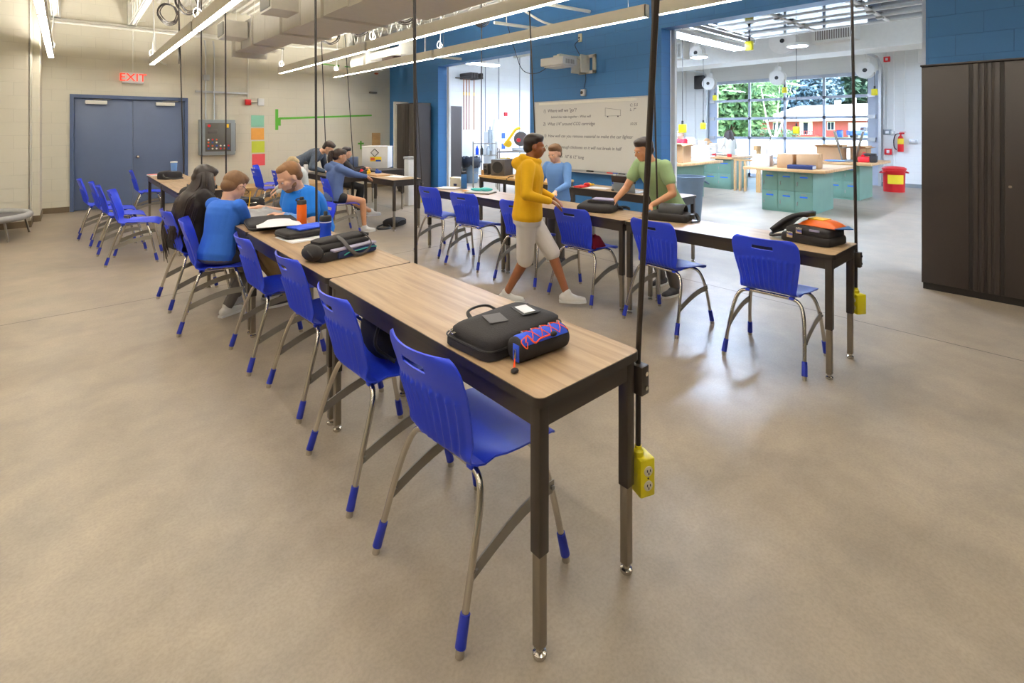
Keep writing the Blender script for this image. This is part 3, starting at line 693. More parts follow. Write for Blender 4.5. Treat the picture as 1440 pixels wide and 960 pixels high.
# ------------------------------------------------------------------ power cords hanging to the tables
def drop_cord(tx, ty, top, label, z0=.46, r=.0095, box=True, off=(.018, -.002), face=0, zt=3.95, coil=False, bow=.0):
    g = 'black power cords hanging down to the tables'
    t = thing('hanging_power_cord', label, 'power cord', (tx, ty, 0), 0, g)
    x, y = off
    b = MB(); dx, dy = top[0]-tx, top[1]-ty
    zz = .74
    pts = [((x+.0155*math.cos(R(face))-.016*math.cos(R(face)) if box else x), (y+.0155*math.sin(R(face))-.016*math.sin(R(face)) if box else y), z0+.095), (x, y, .58), (x, y, zz)]
    n = 8
    for k in range(1, n+1): u = k/n; pts.append((x+(dx-x)*u+bow*math.sin(u*PI), y+(dy-y)*u, zz+(zt-zz)*u))
    b.tube(pts, r, 8, smooth=2); b.build('cord', 'cord_black', t)
    b = MB(); b.rbox(x-.022, x+.022, y-.03, y+.03, .60, .70, .004); cl = b.build('cord_clamp', 'table_black', t)
    b = MB()
    for z in (.625, .675): b.cyl((x+.0, y-.031, z), (x+.0, y-.036, z), .008, n=8)
    b.build('bolt', 'chrome', cl)
    if box:
        T = Matrix.Translation((x+.0155*math.cos(R(face))+.0, y+.0155*math.sin(R(face)), z0)) @ Matrix.Rotation(R(face), 4, 'Z')
        b = MB(T); b.rbox(-.03, .03, -.035, .035, -.065, .065, .006); bx = b.build('outlet_box', 'yellow_box', t)
        b = MB(T); b.lathe([(.016, .062), (.019, .07), (.019, .082), (.012, .09), (.012, .1)], 14, (-.016, 0, 0)); b.build('cord_grip', 'yellow_box', bx)
        for dz in (-.024, .026):
            b = MB(T); b.lathe([(.017, 0), (.017, .004), (.015, .005)], 16, T=Matrix.Translation((0, -.034, dz)) @ Matrix.Rotation(R(90), 4, 'X')); so = b.build('socket', 'ivory', bx)
            b = MB(T)
            for qx, qz in ((-.006, .003), (.006, .003), (0, -.007)): b.box(qx-.0015, qx+.0015, -.0405, -.038, dz+qz-.004, dz+qz+.004)
            b.build('socket_slot', 'socket_dark', so)
        b = MB(T)
        b.cyl((0, -.034, .001), (0, -.037, .001), .003, n=8)
        b.build('screw', 'socket_dark', bx)
    return t
# near cord leans toward the camera: from the table corner up to the ceiling
kx, ky = (1.203-1.50)/(1.866-.74), (.738-.985)/(1.866-.74)
drop_cord(1.482, 1.03, (1.482+kx*3.21+.02, 1.03+ky*3.21-.04), 'thick cord slanting past the camera to the yellow outlet on the nearest table leg', z0=.315, face=-20)
drop_cord(1.482, 2.53, (1.482, 2.53), 'black cord dropping straight to the joint between the two nearest tables', z0=.40, box=False)
drop_cord(1.482, 4.06, (1.49, 4.075), 'black cord passing in front of the man in the blue polo', box=False)
drop_cord(1.485, 7.125, (1.485, 7.1), 'black cord just right of the grey control cabinet window centre', box=False)
drop_cord(1.485, 8.65, (1.485, 8.6), 'black cord along the left edge of the grey control cabinet', box=False)
drop_cord(1.485, 10.17, (1.42, 10.17), 'black cord in front of the right door leaf', box=False)
drop_cord(3.94, 1.0, (3.90, 1.03), 'cord hanging to the right end of the second row, yellow outlet below', z0=.36, face=-120)
drop_cord(3.94, 2.51, (3.84, 2.53), 'black cord hanging to the second row joint behind the slanted cord', box=False, r=.008)
drop_cord(3.94, 4.04, (3.86, 4.14), 'black cord beside the left end of the whiteboard', box=False, r=.008)
drop_cord(4.93, 6.33, (4.95, 6.33), 'black cord dropping in front of the left opening beside the speakers', box=False, r=.008)
drop_cord(4.11, 6.78, (4.00, 6.92), 'thin cord down to the slate-hoodie student, small yellow outlet below', z0=.45, r=.0085, face=-30)
drop_cord(4.0, 9.0, (3.82, 9.05), 'thin black cord falling between the dark-haired pair at the far tables', box=False, r=.0085)
drop_cord(3.45, 8.9, (3.36, 8.95), 'thin black cord over the bending person in the striped jacket', box=False, r=.0085)
# coils of spare cord up at the joists
def coil(x, y, z, r, label, tail=None, full=1.0, yaw=0, th=.008):
    t = thing('cord_coil', label, 'cord', (x, y, z), yaw, 'coils of spare cord hung at the ceiling')
    b = MB(); rng = random.Random(int(x*100+y*10))
    for k in range(4):
        rr = r*(.9+.05*k); ox, oz = rng.uniform(-.02, .02), rng.uniform(-.02, .02); oy = (k-1.5)*.016
        n = 28; b.tube([(ox+rr*math.cos(2*PI*i/n), oy+.01*math.sin(i), oz+rr*math.sin(2*PI*i/n)) for i in range(n)], th, 6, closed=True)
    b.build('loops', 'cord_black', t)
    if tail:
        b = MB(); b.tube([(r*.8, 0, r*.5), (r*1.05, 0, 0), (r*1.1, 0, -tail)], th, 6, smooth=4); b.build('tail', 'cord_black', t)
    b = MB(); b.tube([(0, 0, r), (0, 0, min(3.98-z, r+.5))], .004, 5); b.build('tie', 'cord_black', t)
    return t
YA = R(-33)
for (x, y, l, r_, tl, yw) in [(1.18, 9.37, 'tight coil of spare black cord left of the third strip light row', .15, .75, R(25)), (1.28, 8.29, 'coil of black cord cut off by the top edge, right of the full coil', .15, 0, R(25)),
                         (3.69, 9.34, 'small loop of black cord under the end of the big duct', .17, 0, R(-30)), (3.73, 8.18, 'loop of black cord between duct steps and truss', .17, 0, R(-30)),
                         (3.80, 6.75, 'double loop of black cord hanging beside the widest duct section', .18, 0, R(-35)), (4.55, 5.85, 'bunched black cord near the truss left of the projector', .11, 0, R(-40))]:
    coil(x, y, 3.30 if y > 6 else 3.16, r_, l, tl if tl else None, yaw=yw)

# ------------------------------------------------------------------ blue wall items
wb = thing('whiteboard', 'large wall whiteboard covered in handwriting on the blue wall', 'whiteboard', (XB, 5.48, 1.42))
b = MB(); b.box(-.012, -.004, -1.21, 1.21, -.585, .585); b.build('writing_surface', 'whiteboard', wb)
b = MB()
for z0, z1 in ((.58, .60), (-.60, -.58)): b.box(-.02, 0, -1.22, 1.22, z0, z1)
for y0, y1 in ((-1.22, -1.2), (1.2, 1.22)): b.box(-.02, 0, y0, y1, -.6, .6)
b.build('frame', 'alu', wb)
b = MB(); b.box(-.022, -.012, -1.0, 1.1, .535, .578); b.build('map_rail', 'steel_white', wb)
b = MB(); b.rbox(-.08, 0, -1.15, 1.15, -.625, -.605, .004); b.build('marker_tray', 'alu', wb)
LINES = [(1.0, .40, .082, '1)  Where will we "go"?'), (.80, .295, .06, 'behind the rules together - What will'), (1.0, .165, .08, '2)  What 1/4" around CO2 cartridge'),
         (.98, -.045, .076, '3)  How well can you remove material to make the car lighter'), (.95, -.235, .074, '4)  There is enough thickness so it will not break in half'), (.95, -.40, .074, '     in between  10" & 12" long')]
for (y, z, s_, tx) in LINES:
    o = text(tx, s_, plane_T(-.0135, y, z, '-x'), 'marker_ink', wb, 'handwriting', ext=.0004, shear=.2)
for (z, tx) in ((.45, 'C: 5.5'), (.38, 'L: 7"'), (.16, '10:25')): text(tx, .06, plane_T(-.0135, -.88, z, '-x'), 'marker_ink', wb, 'handwriting', ext=.0004, shear=.2)
b = MB()
for a, c in (((-.41, .44), (-.41, .31)), ((-.41, .44), (-.71, .40)), ((-.71, .40), (-.71, .31)), ((-.41, .31), (-.71, .31))): b.cyl((-.0135, a[0], a[1]), (-.0135, c[0], c[1]), .002, n=5)
for y in (-.46, -.66): b.sph((-.0135, y, .30), .011, 8)
b.build('car_sketch', 'marker_ink', wb)
for i, (y, mm, l) in enumerate(((5.4, 'dot_black', 'black whiteboard eraser on the marker tray'),)):
    b = MB(); b.rbox(XB-.07, XB-.03, y-.11, y+.02, .816, .84, .004); tag(b.build('whiteboard_eraser', mm), l, 'eraser')
for i, (y, mm, l) in enumerate(((4.95, 'red_bright', 'red marker lying on the whiteboard tray'), (4.86, 'logo_blue', 'blue marker lying on the whiteboard tray'), (4.72, 'dot_black', 'black marker lying on the whiteboard tray'))):
    b = MB(); b.cyl((XB-.05, y-.06, .824), (XB-.045, y+.06, .824), .009, n=8); b.cyl((XB-.045, y+.02, .824), (XB-.045, y+.062, .824), .0098, n=8); tag(b.build('marker_pen', mm), l, 'marker', 'markers on the tray')
# projector on its wall arm
pj = thing('projector', 'white short-throw projector on a wall arm above the whiteboard', 'projector', (5.98, 5.62, 2.60))
b = MB(); b.rbox(-.17, .17, -.25, .25, -.06, .07, .015); b.rbox(-.14, .14, -.20, .20, -.085, -.05, .02); b.build('body', 'white_plastic', pj)
b = MB()
for k in range(7): b.box(-.1+k*.03, -.085+k*.03, -.253, -.249, -.04, .03)
b.build('vent', 'grille_dark', pj)
b = MB(); b.rbox(-.13, -.02, -.14, .0, .065, .10, .01); b.cyl((-.06, -.06, .1), (-.06, -.06, .12), .03); b.build('mount_head', 'steel_white', pj)
b = MB(); b.box(-.05, .5, -.09, -.03, .09, .13); b.build('arm', 'steel_white', pj)
b = MB(); b.box(.49, .515, -.36, -.30, -.15, .14); b.box(.49, .515, -.20, .0, -.15, .14); b.box(.49, .515, -.36, 0, .1, .15); b.box(.49, .515, -.36, 0, -.16, -.11); b.box(.30, .515, -.22, -.2, -.15, .14); b.box(.30, .515, -.02, 0, -.15, .14); b.build('wall_bracket', 'steel_white', pj)
b = MB(); b.tube([(.05, .2, 0), (-.05, .45, -.14), (-.1, .75, -.06), (-.15, .9, .3), (-.3, 1.0, .9), (-.4, 1.1, 1.35)], .006, 5, smooth=5); b.build('signal_cable', 'dot_black', pj)
for (y, z, l) in ((5.60, 3.06, 'small cream outlet plate above the projector'), (5.51, 2.13, 'small pale box speaker between projector and whiteboard')):
    o = thing('outlet_box' if z > 3 else 'control_box', l, 'outlet' if z > 3 else 'control box', (XB, y, z))
    b = MB(); b.rbox(-.02 if z > 3 else -.06, 0, -.04, .04, -.07 if z > 3 else -.055, .07 if z > 3 else .055, .006); b.build('cover', 'ivory' if z > 3 else 'white_plastic', o)
    b = MB(); b.cyl((-.062 if z < 3 else -.02, .012, 0), (-.066 if z < 3 else -.03, .012, 0), .028 if z < 3 else .015, n=14); b.build('dial' if z < 3 else 'socket', 'socket_dark', o)
b = MB(); b.tube([(XB-.02, 5.6, 3.03), (XB-.05, 5.68, 2.95), (XB-.04, 5.62, 2.82), (XB-.08, 5.52, 2.72)], .006, 5, smooth=5); tag(b.build('power_lead', 'dot_black'), 'black lead looping from the outlet plate down to the projector arm', 'cable')
b = MB(); b.tube([(XB-.03, 5.48, 2.5), (XB-.03, 5.46, 2.35), (XB-.03, 5.5, 2.2)], .005, 5, smooth=4); tag(b.build('control_lead', 'dot_black'), 'thin lead between the projector arm and the small pale box', 'cable')

# ------------------------------------------------------------------ tall storage cabinets
def tall_cabinet(name, label, loc, W, D, H, group, rz=0):
    c = thing(name, label, 'cabinet', loc, rz, group)     # front faces -x, width along y
    b = MB(); b.box(0.02, D, -W/2, W/2, .06, H); b.rbox(-.012, D, -W/2-.006, W/2+.006, H-.018, H, .003); b.build('carcass', 'cabinet_dark', c)
    b = MB(); b.box(.03, D, -W/2+.01, W/2-.01, 0, .06); b.build('plinth', 'cabinet_groove', c)
    for sd in (-1, 1):
        b = MB(); a0, a1 = (.046, W/2-.004); a0, a1 = (min(sd*a0, sd*a1), max(sd*a0, sd*a1))
        b.rbox(0, .02, min(sd*.115, sd*(W/2-.004)), max(sd*.115, sd*(W/2-.004)), .07, H-.022, .004)
        b.box(.008, .02, min(sd*.004, sd*.115), max(sd*.004, sd*.115), .07, H-.022)
        for q0, q1 in ((.012, .034), (.052, .088)): b.rbox(-.004, .01, min(sd*q0, sd*q1), max(sd*q0, sd*q1), .07, H-.022, .004)
        dr = b.build('door', 'cabinet_dark', c)
        b = MB(); b.box(-.002+.008, .0085, min(sd*.094, sd*.112), max(sd*.094, sd*.112), .075, H-.03); b.build('pull_groove', 'cabinet_groove', dr)
    b = MB(); b.cyl((0, -.15, H*.48), (-.006, -.15, H*.48), .012, n=12); b.build('lock', 'chrome', c)
    return c
cb = tall_cabinet('storage_cabinet', 'large black-brown double-door cabinet at the right edge of the picture', (6.10, .555, 0), .91, .39, 2.13, 'tall storage cabinets')
c2 = dup(cb, (6.10, -.37, 0), 0, 'black-brown cabinet beyond the right edge, next to the first one')
c3 = dup(cb, (6.03, 10.60, 0), 0, 'tall black-brown cabinet by the left opening, front in profile', 'tall storage cabinets')
c4 = dup(cb, (7.56, 11.47, 0), 0, 'tall cabinet seen through the left opening, side lit blue'); 
c5 = thing('leaning_panel', 'pale edge panel standing behind the far tall cabinet', 'panel', (6.3, 11.25, 0))
b = MB(); b.rbox(-.25, .15, -.02, .02, 0, 2.2, .004); b.build('panel_sheet', 'steel_white', c5)

# ------------------------------------------------------------------ bags, bottles and papers
def bag(label, loc, rz, W=.36, D=.26, H=.085, sag=.0, kind='flat', lab_w=True, name='school_bag', tilt=0):
    t = thing(name, label, 'bag', loc, rz)
    b = MB(); n = 18; m_ = 14; P = []
    def sup(a, e=.32): c, s_ = math.cos(a), math.sin(a); return (math.copysign(abs(c)**e, c), math.copysign(abs(s_)**e, s_))
    vs = []; L = [(0, .93, 0), (.0, .97, .01), (.15, 1, .015), (.5, 1.0, 0), (.72, .985, 0), (.9, .93, 0), (1.0, .82, 0), (1.06, .55, 0), (1.08, .25, 0)]
    N = 40
    for (z, k, q) in L:
        for i in range(N):
            cx, cy = sup(2*PI*i/N)
            zz = z*H
            if z > .6: zz += -.18*H*(cx*.5+.5)*(1-abs(cy)*.3)+.10*H*math.sin(cx*3+cy*2)*.5
            vs.append((cx*k*W/2, cy*k*D/2, max(0, zz)))
    fs = [(j*N+i, j*N+(i+1) % N, (j+1)*N+(i+1) % N, (j+1)*N+i) for j in range(len(L)-1) for i in range(N)]+[tuple(range(N))[::-1], tuple(range((len(L)-1)*N, len(L)*N))]
    b.add(vs, fs); b.build('body', 'black_fabric', t, angle=60)
    return t
# near bag
nb = thing('laptop_bag', 'black zipped laptop bag with white name window on the nearest table', 'bag', (1.20, 1.392, .762), R(-86))
def pad(mb, W, D, z0, z1, e=.28, k0=.95, k1=.9, slope=0, N=44, cx=0, cy=0, T=None, dome=0):
    vs = []; rows = [(z0, k0), (z0+(z1-z0)*.12, 1), (z0+(z1-z0)*.7, 1), (z0+(z1-z0)*.9, (1+k1)/2), (z1, k1), (z1+dome*.6, k1*.7), (z1+dome, k1*.35)]
    for z, k in rows:
        for i in range(N):
            a = 2*PI*i/N; c, s_ = math.cos(a), math.sin(a)
            x = math.copysign(abs(c)**e, c); y = math.copysign(abs(s_)**e, s_)
            vs.append((cx+x*k*W/2, cy+y*k*D/2, z+slope*x*(z-z0)/(z1-z0)))
    fs = [(j*N+i, j*N+(i+1) % N, (j+1)*N+(i+1) % N, (j+1)*N+i) for j in range(len(rows)-1) for i in range(N)]+[tuple(range(N))[::-1], tuple(range((len(rows)-1)*N, len(rows)*N))]
    mb.add(vs, fs, T)
b = MB(); pad(b, .25, .39, 0, .034, k1=.97); b.build('base_panel', 'black_fabric', nb, angle=60)
b = MB(); pad(b, .23, .365, .03, .072, k0=1, k1=.86, dome=.012, cx=.008); b.build('body', 'black_fabric', nb, angle=60)
b = MB(); b.tube([(math.copysign(abs(math.cos(a))**.28, math.cos(a))*.126, math.copysign(abs(math.sin(a))**.28, math.sin(a))*.196, .036) for a in [2*PI*i/48 for i in range(48)]], .003, 6, closed=True); b.build('zip', 'black_rubber', nb)
def slab(mb, pts, z, h=.002):   # thin patch following a quad
    mb.prism(pts, z, z+h)
b = MB(); slab(b, [(-.045, -.075), (.03, -.105), (.055, -.04), (-.02, -.01)], .0845, .002); b.build('logo_patch', 'grey_fabric', nb)
b = MB(); slab(b, [(-.035, .06), (.06, .03), (.078, .105), (-.015, .135)], .0845, .002); wn = b.build('name_window', 'black_rubber', nb)
b = MB(); slab(b, [(-.02, .068), (.05, .046), (.061, .095), (-.008, .116)], .0868, .001); b.build('name_card', 'paper', wn)
b = MB(); b.tube([(-.115, -.06, .045), (-.158, -.045, .062), (-.168, .01, .066), (-.155, .055, .062), (-.115, .07, .05)], .008, 8, smooth=5, flat=.6); b.build('handle', 'black_rubber', nb)
for k, (x, y) in enumerate(((-.085, -.14), (-.062, -.15))):
    b = MB(); b.rbox(x-.006, x+.006, y-.05, y, .05, .054, .002); b.tube([(x, y-.0, .052), (x, y+.02, .05)], .004, 6); b.build('zip_pull', 'chrome', nb)
# pencil case with orange lacing
pc = thing('pencil_case', 'black and blue roll pencil case with orange criss-cross laces', 'pencil case', (1.195, 1.212, .762), R(-4))
b = MB(); R_ = .041
def roll(mb, a0, a1, r, x0, x1, n=18, cap=True):
    pts = [(0, 0)]
    vs = []
    for x, k in ((x0, .8), (x0+.008, .97), (x0+.02, 1), (x1-.02, 1), (x1-.008, .97), (x1, .8)):
        for i in range(n+1):
            a = a0+(a1-a0)*i/n; vs.append((x, r*k*math.cos(a), R_+r*k*math.sin(a)))
    m_ = n+1; fs = [(j*m_+i, j*m_+i+1, (j+1)*m_+i+1, (j+1)*m_+i) for j in range(5) for i in range(n)]
    if cap: fs += [tuple(range(m_))[::-1], tuple(range(5*m_, 6*m_))]
    mb.add(vs, fs)
roll(b, 0, 2*PI, R_, -.11, .11, 28); b.build('body', 'black_fabric', pc, angle=50)
b = MB(); roll(b, R(62), R(152), R_+.0018, -.102, .106, 14, False); b.build('top_panel', 'blue_fabric', pc)
b = MB(); b.rbox(-.1125, -.109, -.03, .0, R_-.03, R_+.024, .001); b.build('end_panel', 'blue_fabric', pc)
def on(a, x, r=R_+.006): return (x, r*math.cos(R(a)), R_+r*math.sin(R(a)))
b = MB(); xs = [-.06+.04*i for i in range(5)]
z1 = []; z2 = []
for i, x in enumerate(xs):
    z1.append(on(68 if i % 2 else 142, x)); z2.append(on(142 if i % 2 else 68, x))
def fill(zs):
    o = []
    for a_, c_ in zip(zs[:-1], zs[1:]):
        for k in range(4):
            t_ = k/4; p_ = Vector(a_)*(1-t_)+Vector(c_)*t_; d_ = Vector((p_.x, p_.y, p_.z-R_)); rr = math.hypot(d_.y, d_.z); f_ = (R_+.006)/rr; o.append((p_.x, d_.y*f_, R_+d_.z*f_))
    o.append(zs[-1]); return o
b.tube(fill(z1), .0015, 6); b.tube(fill(z2), .0015, 6)
b.tube([on(140, -.09, R_+.01), on(120, -.075, R_+.014), on(150, -.06, R_+.016), on(142, -.03, R_+.012), on(140, .02, R_+.01)], .0028, 6, smooth=4)
b.tube([on(140, -.08), on(160, -.095, R_+.014), on(135, -.11, R_+.016), on(120, -.08, R_+.012)], .0017, 6, smooth=5)
b.build('laces', 'orange_cord', pc)
b = MB()
for x in xs: b.rbox(x-.003, x+.003, R_*math.cos(R(62))-.004, R_*math.cos(R(62))+.003, R_+R_*math.sin(R(60))-.006, R_+R_*math.sin(R(60))+.008, .001)
b.build('lace_loops', 'grey_cloth', pc)
b = MB(); b.sph(on(142, .025, R_+.016), (.014, .009, .009), 10); b.build('cord_lock', 'black_rubber', pc)
b = MB(); b.rbox(-.118, -.112, -.02, -.012, R_-.02, R_+.01, .001); b.build('zip_pull', 'chrome', pc)
b = MB(); b.tube([(-.117, -.016, R_-.02), (-.128, -.03, .012), (-.14, -.045, .004), (-.132, -.03, .004), (-.118, -.018, R_-.022)], .0024, 6, smooth=5); b.build('pull_cord', 'orange_cord', pc)
b = MB(); b.sph((-.148, -.056, .008), (.014, .011, .008), 10); b.build('pull_toggle', 'black_rubber', pc)

# folded messenger bag on table 2
g = thing('messenger_bag', 'black folded shoulder bag with navy and turquoise pocket, short handles on top', 'bag', (1.245, 2.97, .762), R(14))
b = MB()
pad(b, .40, .19, 0, .05, k1=.9); b.build('body', 'black_fabric', g, angle=60)
b = MB(); pad(b, .38, .16, .045, .085, k0=.9, k1=.85, dome=.006, cx=-.01, cy=.02); b.build('upper_section', 'black_fabric', g, angle=60)
b = MB(); pad(b, .36, .12, .083, .108, k0=.8, k1=.8, dome=.005, cx=.02, cy=.03); b.build('flap', 'black_fabric', g, angle=60)
b = MB(); pad(b, .28, .05, .006, .045, k1=.8, cx=.045, cy=-.085); b.build('front_pocket', 'navy_fabric', g, angle=60)
b = MB(); b.tube([(-.06, -.111, .022), (-.02, -.113, .034), (.06, -.113, .034), (.14, -.111, .036), (.18, -.108, .03)], .004, 6, smooth=4); b.build('piping', 'teal_fabric', g)
b = MB(); b.rbox(-.12, .19, -.10, -.02, .047, .060, .005); b.build('lining', 'lilac_cloth', g)
for x0, x1, ww in ((-.03, .10, .0), ):
    b = MB(); b.tube([(x0, -.0, .112), (x0-.01, -.07, .10), (x0+.0, -.12, .055), (x0+.05, -.13, .015), (x1-.02, -.13, .02), (x1+.03, -.12, .06), (x1+.035, -.07, .10), (x1+.04, 0, .112)], .011, 8, smooth=5, flat=.3); b.build('handle', 'grey_fabric', g)
b = MB(); b.tube([(-.20, -.03, .03), (-.235, -.05, .05), (-.22, 0, .07), (-.17, .04, .06)], .015, 8, smooth=5, flat=.5); b.build('shoulder_strap', 'black_fabric', g)
b = MB(); b.sph((-.2, -.01, .05), (.05, .08, .045), 14); b.build('end_gusset', 'black_fabric', g)
b = MB(); b.tube([(-.18, -.09, .05), (-.17, -.04, .07), (-.16, .03, .072)], .0025, 5); b.build('zip', 'chrome', g)

# hard black case + blue pouch + papers underneath
p_ = thing('paper_stack', 'loose papers sticking out under the black zipped case', 'papers', (1.26, 3.64, .762), R(6))
for k in range(4): b = MB(); b.box(-.16+.004*k, .16-.006*k, -.17+.005*k, .11, .0012*k, .0012*k+.001); b.build('sheet', 'paper', p_)
b = MB(); pad(b, .33, .25, 0, .038, k1=.95, dome=.004); o = b.build('zipped_case', 'black_fabric', angle=60); o.location = (1.27, 3.69, .768); o.rotation_euler = (0, 0, R(4)); tag(o, 'slim black zipped case under the blue pouch', 'case')
b = MB(); b.tube([(math.copysign(abs(math.cos(a))**.28, math.cos(a))*.166, math.copysign(abs(math.sin(a))**.28, math.sin(a))*.126, .018) for a in [2*PI*i/40 for i in range(40)]], .0028, 5, closed=True); z = b.build('zip', 'black_rubber', o)
b = MB(); n = 14
P = [[(-.12+.24*i/n, -.085+.17*j/8, .004+.006*math.sin(i*.9+j)*math.sin(j*.8)+.006) for j in range(9)] for i in range(n+1)]
b.grid(P); b.grid([[(x, y, .001) for x, y, z in r_] for r_ in P]); b.add([P[0][0], P[n][0], P[n][8], P[0][8], (P[0][0][0], P[0][0][1], .001), (P[n][0][0], P[n][0][1], .001), (P[n][8][0], P[n][8][1], .001), (P[0][8][0], P[0][8][1], .001)], [(0, 1, 5, 4), (1, 2, 6, 5), (2, 3, 7, 6), (3, 0, 4, 7)])
o = b.build('cloth_pouch', 'blue_fabric'); o.location = (1.31, 3.70, .812); o.rotation_euler = (0, 0, R(12)); tag(o, 'flat bright blue cloth pouch lying on the black zipped case', 'pouch')
def bottle(label, x, y, z, prof, mt, lid, lidprof, extra=None, name='water_bottle', n=24):
    t = thing(name, label, 'bottle', (x, y, z))
    b = MB(); b.lathe(prof, n); b.build('body', mt, t)
    b = MB(); b.lathe(lidprof, n); b.build('lid', lid, t)
    return t
t = bottle('translucent blue squeeze bottle with black lid beside the folded bag', 1.29, 3.33, .762, [(.034, 0), (.037, .004), (.037, .06), (.033, .085), (.034, .1), (.037, .115), (.037, .148), (.035, .152)], 'blue_plastic', 'black_rubber', [(.037, .148), (.038, .152), (.038, .172), (.034, .182), (.014, .186), (.012, .19), (.013, .205), (.009, .212)])
b = MB(); b.lathe([(.0375, .14), (.0378, .144), (.0375, .146)], 24); b.build('rim_line', 'paper', t)
t = bottle('orange steel bottle with black lid in front of the man in blue', 1.385, 4.06, .762, [(.034, 0), (.037, .004), (.037, .15), (.034, .165), (.034, .17)], 'orange_plastic', 'black_rubber', [(.034, .168), (.036, .17), (.036, .192), (.03, .2), (.016, .202), (.016, .222), (.012, .226)])
b = MB(); b.tube([(-.03, 0, .195), (-.045, 0, .205), (-.03, 0, .215), (-.01, 0, .212)], .005, 6, smooth=4); b.build('carry_loop', 'black_rubber', t)
# binder, sheet of paper, grey cloth on table 3
o = thing('zipped_binder', 'black zipped binder lying open edge toward the camera under the white sheet', 'binder', (1.215, 4.25, .762), R(-8))
b = MB(); pad(b, .36, .44, 0, .045, k1=.93, dome=.004); b.build('cover', 'black_fabric', o, angle=60)
b = MB(); b.tube([(math.copysign(abs(math.cos(a))**.28, math.cos(a))*.181, math.copysign(abs(math.sin(a))**.28, math.sin(a))*.221, .02) for a in [2*PI*i/40 for i in range(40)]], .003, 5, closed=True); b.build('zip', 'grey_fabric', o)
def sheet(name, label, loc, rz, w, h, mt='paper', curl=.012, cat='paper', tilt=0):
    n = 10; b = MB()
    P = [[(-w/2+w*i/n, -h/2+h*j/n, .004+curl*(abs(i/n-.5)*2)**2*(j/n)) for j in range(n+1)] for i in range(n+1)]
    b.grid(P); o = b.build(name, mt); md = o.modifiers.new('thickness', 'SOLIDIFY'); md.thickness = .0012; o.location = loc; o.rotation_euler = (tilt, 0, rz); return tag(o, label, cat)
sheet('paper_sheet', 'white sheet of paper hanging over the edge of the black binder', (1.20, 4.02, .812), R(-14), .30, .36, curl=-.02)
def cloth(name, label, cat, loc, rz, w, d, h, mt, seed=0, n=26):
    b = MB(); noise.seed_set(seed)
    P = []
    for i in range(n+1):
        row = []
        for j in range(n+1):
            x = -w/2+w*i/n; y = -d/2+d*j/n; rr = max(abs(x)/(w/2), abs(y)/(d/2))
            f = noise.noise(Vector((x*12+seed, y*12, seed)))*.5+noise.noise(Vector((x*28, y*28+seed, 3)))*.3
            k = 1-.12*f; row.append((x*k, y*k, max(.003, h*(1-rr**3)*(.75+.7*f))))
        P.append(row)
    b.grid(P); o = b.build(name, mt, angle=80); md = o.modifiers.new('thickness', 'SOLIDIFY'); md.thickness = .002; md.offset = 1; o.location = loc; o.rotation_euler = (0, 0, rz); return tag(o, label, cat)
cloth('crumpled_cloth', 'crumpled light grey shirt lying between the boy and the man', 'cloth', (1.24, 4.72, .768), R(10), .42, .38, .075, 'grey_cloth', 3)
cloth('patterned_bag', 'blue and white patterned plastic bag by the crumpled grey shirt', 'bag', (1.40, 4.40, .766), R(20), .16, .2, .06, 'light_blue_cloth', 8, 16)
b = MB(); b.cyl((0, 0, 0), (.02, .01, .17), .004, n=6); b.cyl((.02, .01, .17), (.0215, .011, .185), .0042, n=6); o = b.build('pencil', 'tool_yellow'); o.location = (1.22, 4.95, .775); tag(o, 'yellow pencil standing upright in the man\'s hand', 'pencil')
b = MB(); b.box(-.14, .14, -.1, .1, 0, .012); o = b.build('notebook', 'paper'); o.location = (1.17, 4.95, .762); o.rotation_euler = (0, 0, R(20)); tag(o, 'open notebook the boy and the man write in', 'notebook')
t = bag('black zipped bag at the far end of the boy\'s table', (1.27, 5.38, .762), R(10), .36, .26, .10)
b = MB(); b.tube([(-.1, -.12, .08), (0, -.14, .1), (.1, -.12, .08)], .008, 6, smooth=4); b.build('handle', 'grey_fabric', t)
b = MB(); b.tube([(-.16, -.115, .05), (0, -.135, .052), (.16, -.115, .05)], .003, 5, smooth=3); b.build('zip', 'chrome', t)
# far table things
bottle('pale blue tumbler with white lid near the door', 1.33, 9.95, .762, [(.036, 0), (.038, .003), (.048, .20), (.048, .205)], 'light_blue_cloth', 'white_plastic', [(.05, .203), (.051, .21), (.051, .222), (.03, .226)], name='tumbler')
t = bag('small crumpled black bag on the table near the door', (1.18, 9.2, .762), R(30), .28, .22, .12); b = MB(); b.tube([(-.1, 0, .1), (-.16, -.1, .04), (-.05, -.16, .01), (.1, -.14, .01)], .012, 6, smooth=5); b.build('strap', 'black_rubber', t)
o = thing('notebook', 'thin book with pink and white cover at the door end of the table row', 'book', (1.12, 10.02, .762), R(8)); b = MB(); b.rbox(-.13, .13, -.1, .1, 0, .018, .002); b.build('pages', 'paper', o); b = MB(); b.box(-.13, .13, -.1, .1, .018, .021); b.build('cover', 'pink_paper', o)
o = thing('equipment_case', 'low dark case with beige papers on the table end facing the camera', 'case', (1.3, 7.45, .762), 0); b = MB(); b.rbox(-.14, .14, -.16, .2, 0, .05, .008); b.build('case_body', 'black_rubber', o); b = MB(); b.box(-.13, .13, -.14, .18, .05, .055); b.build('paper_top', 'cardboard', o)

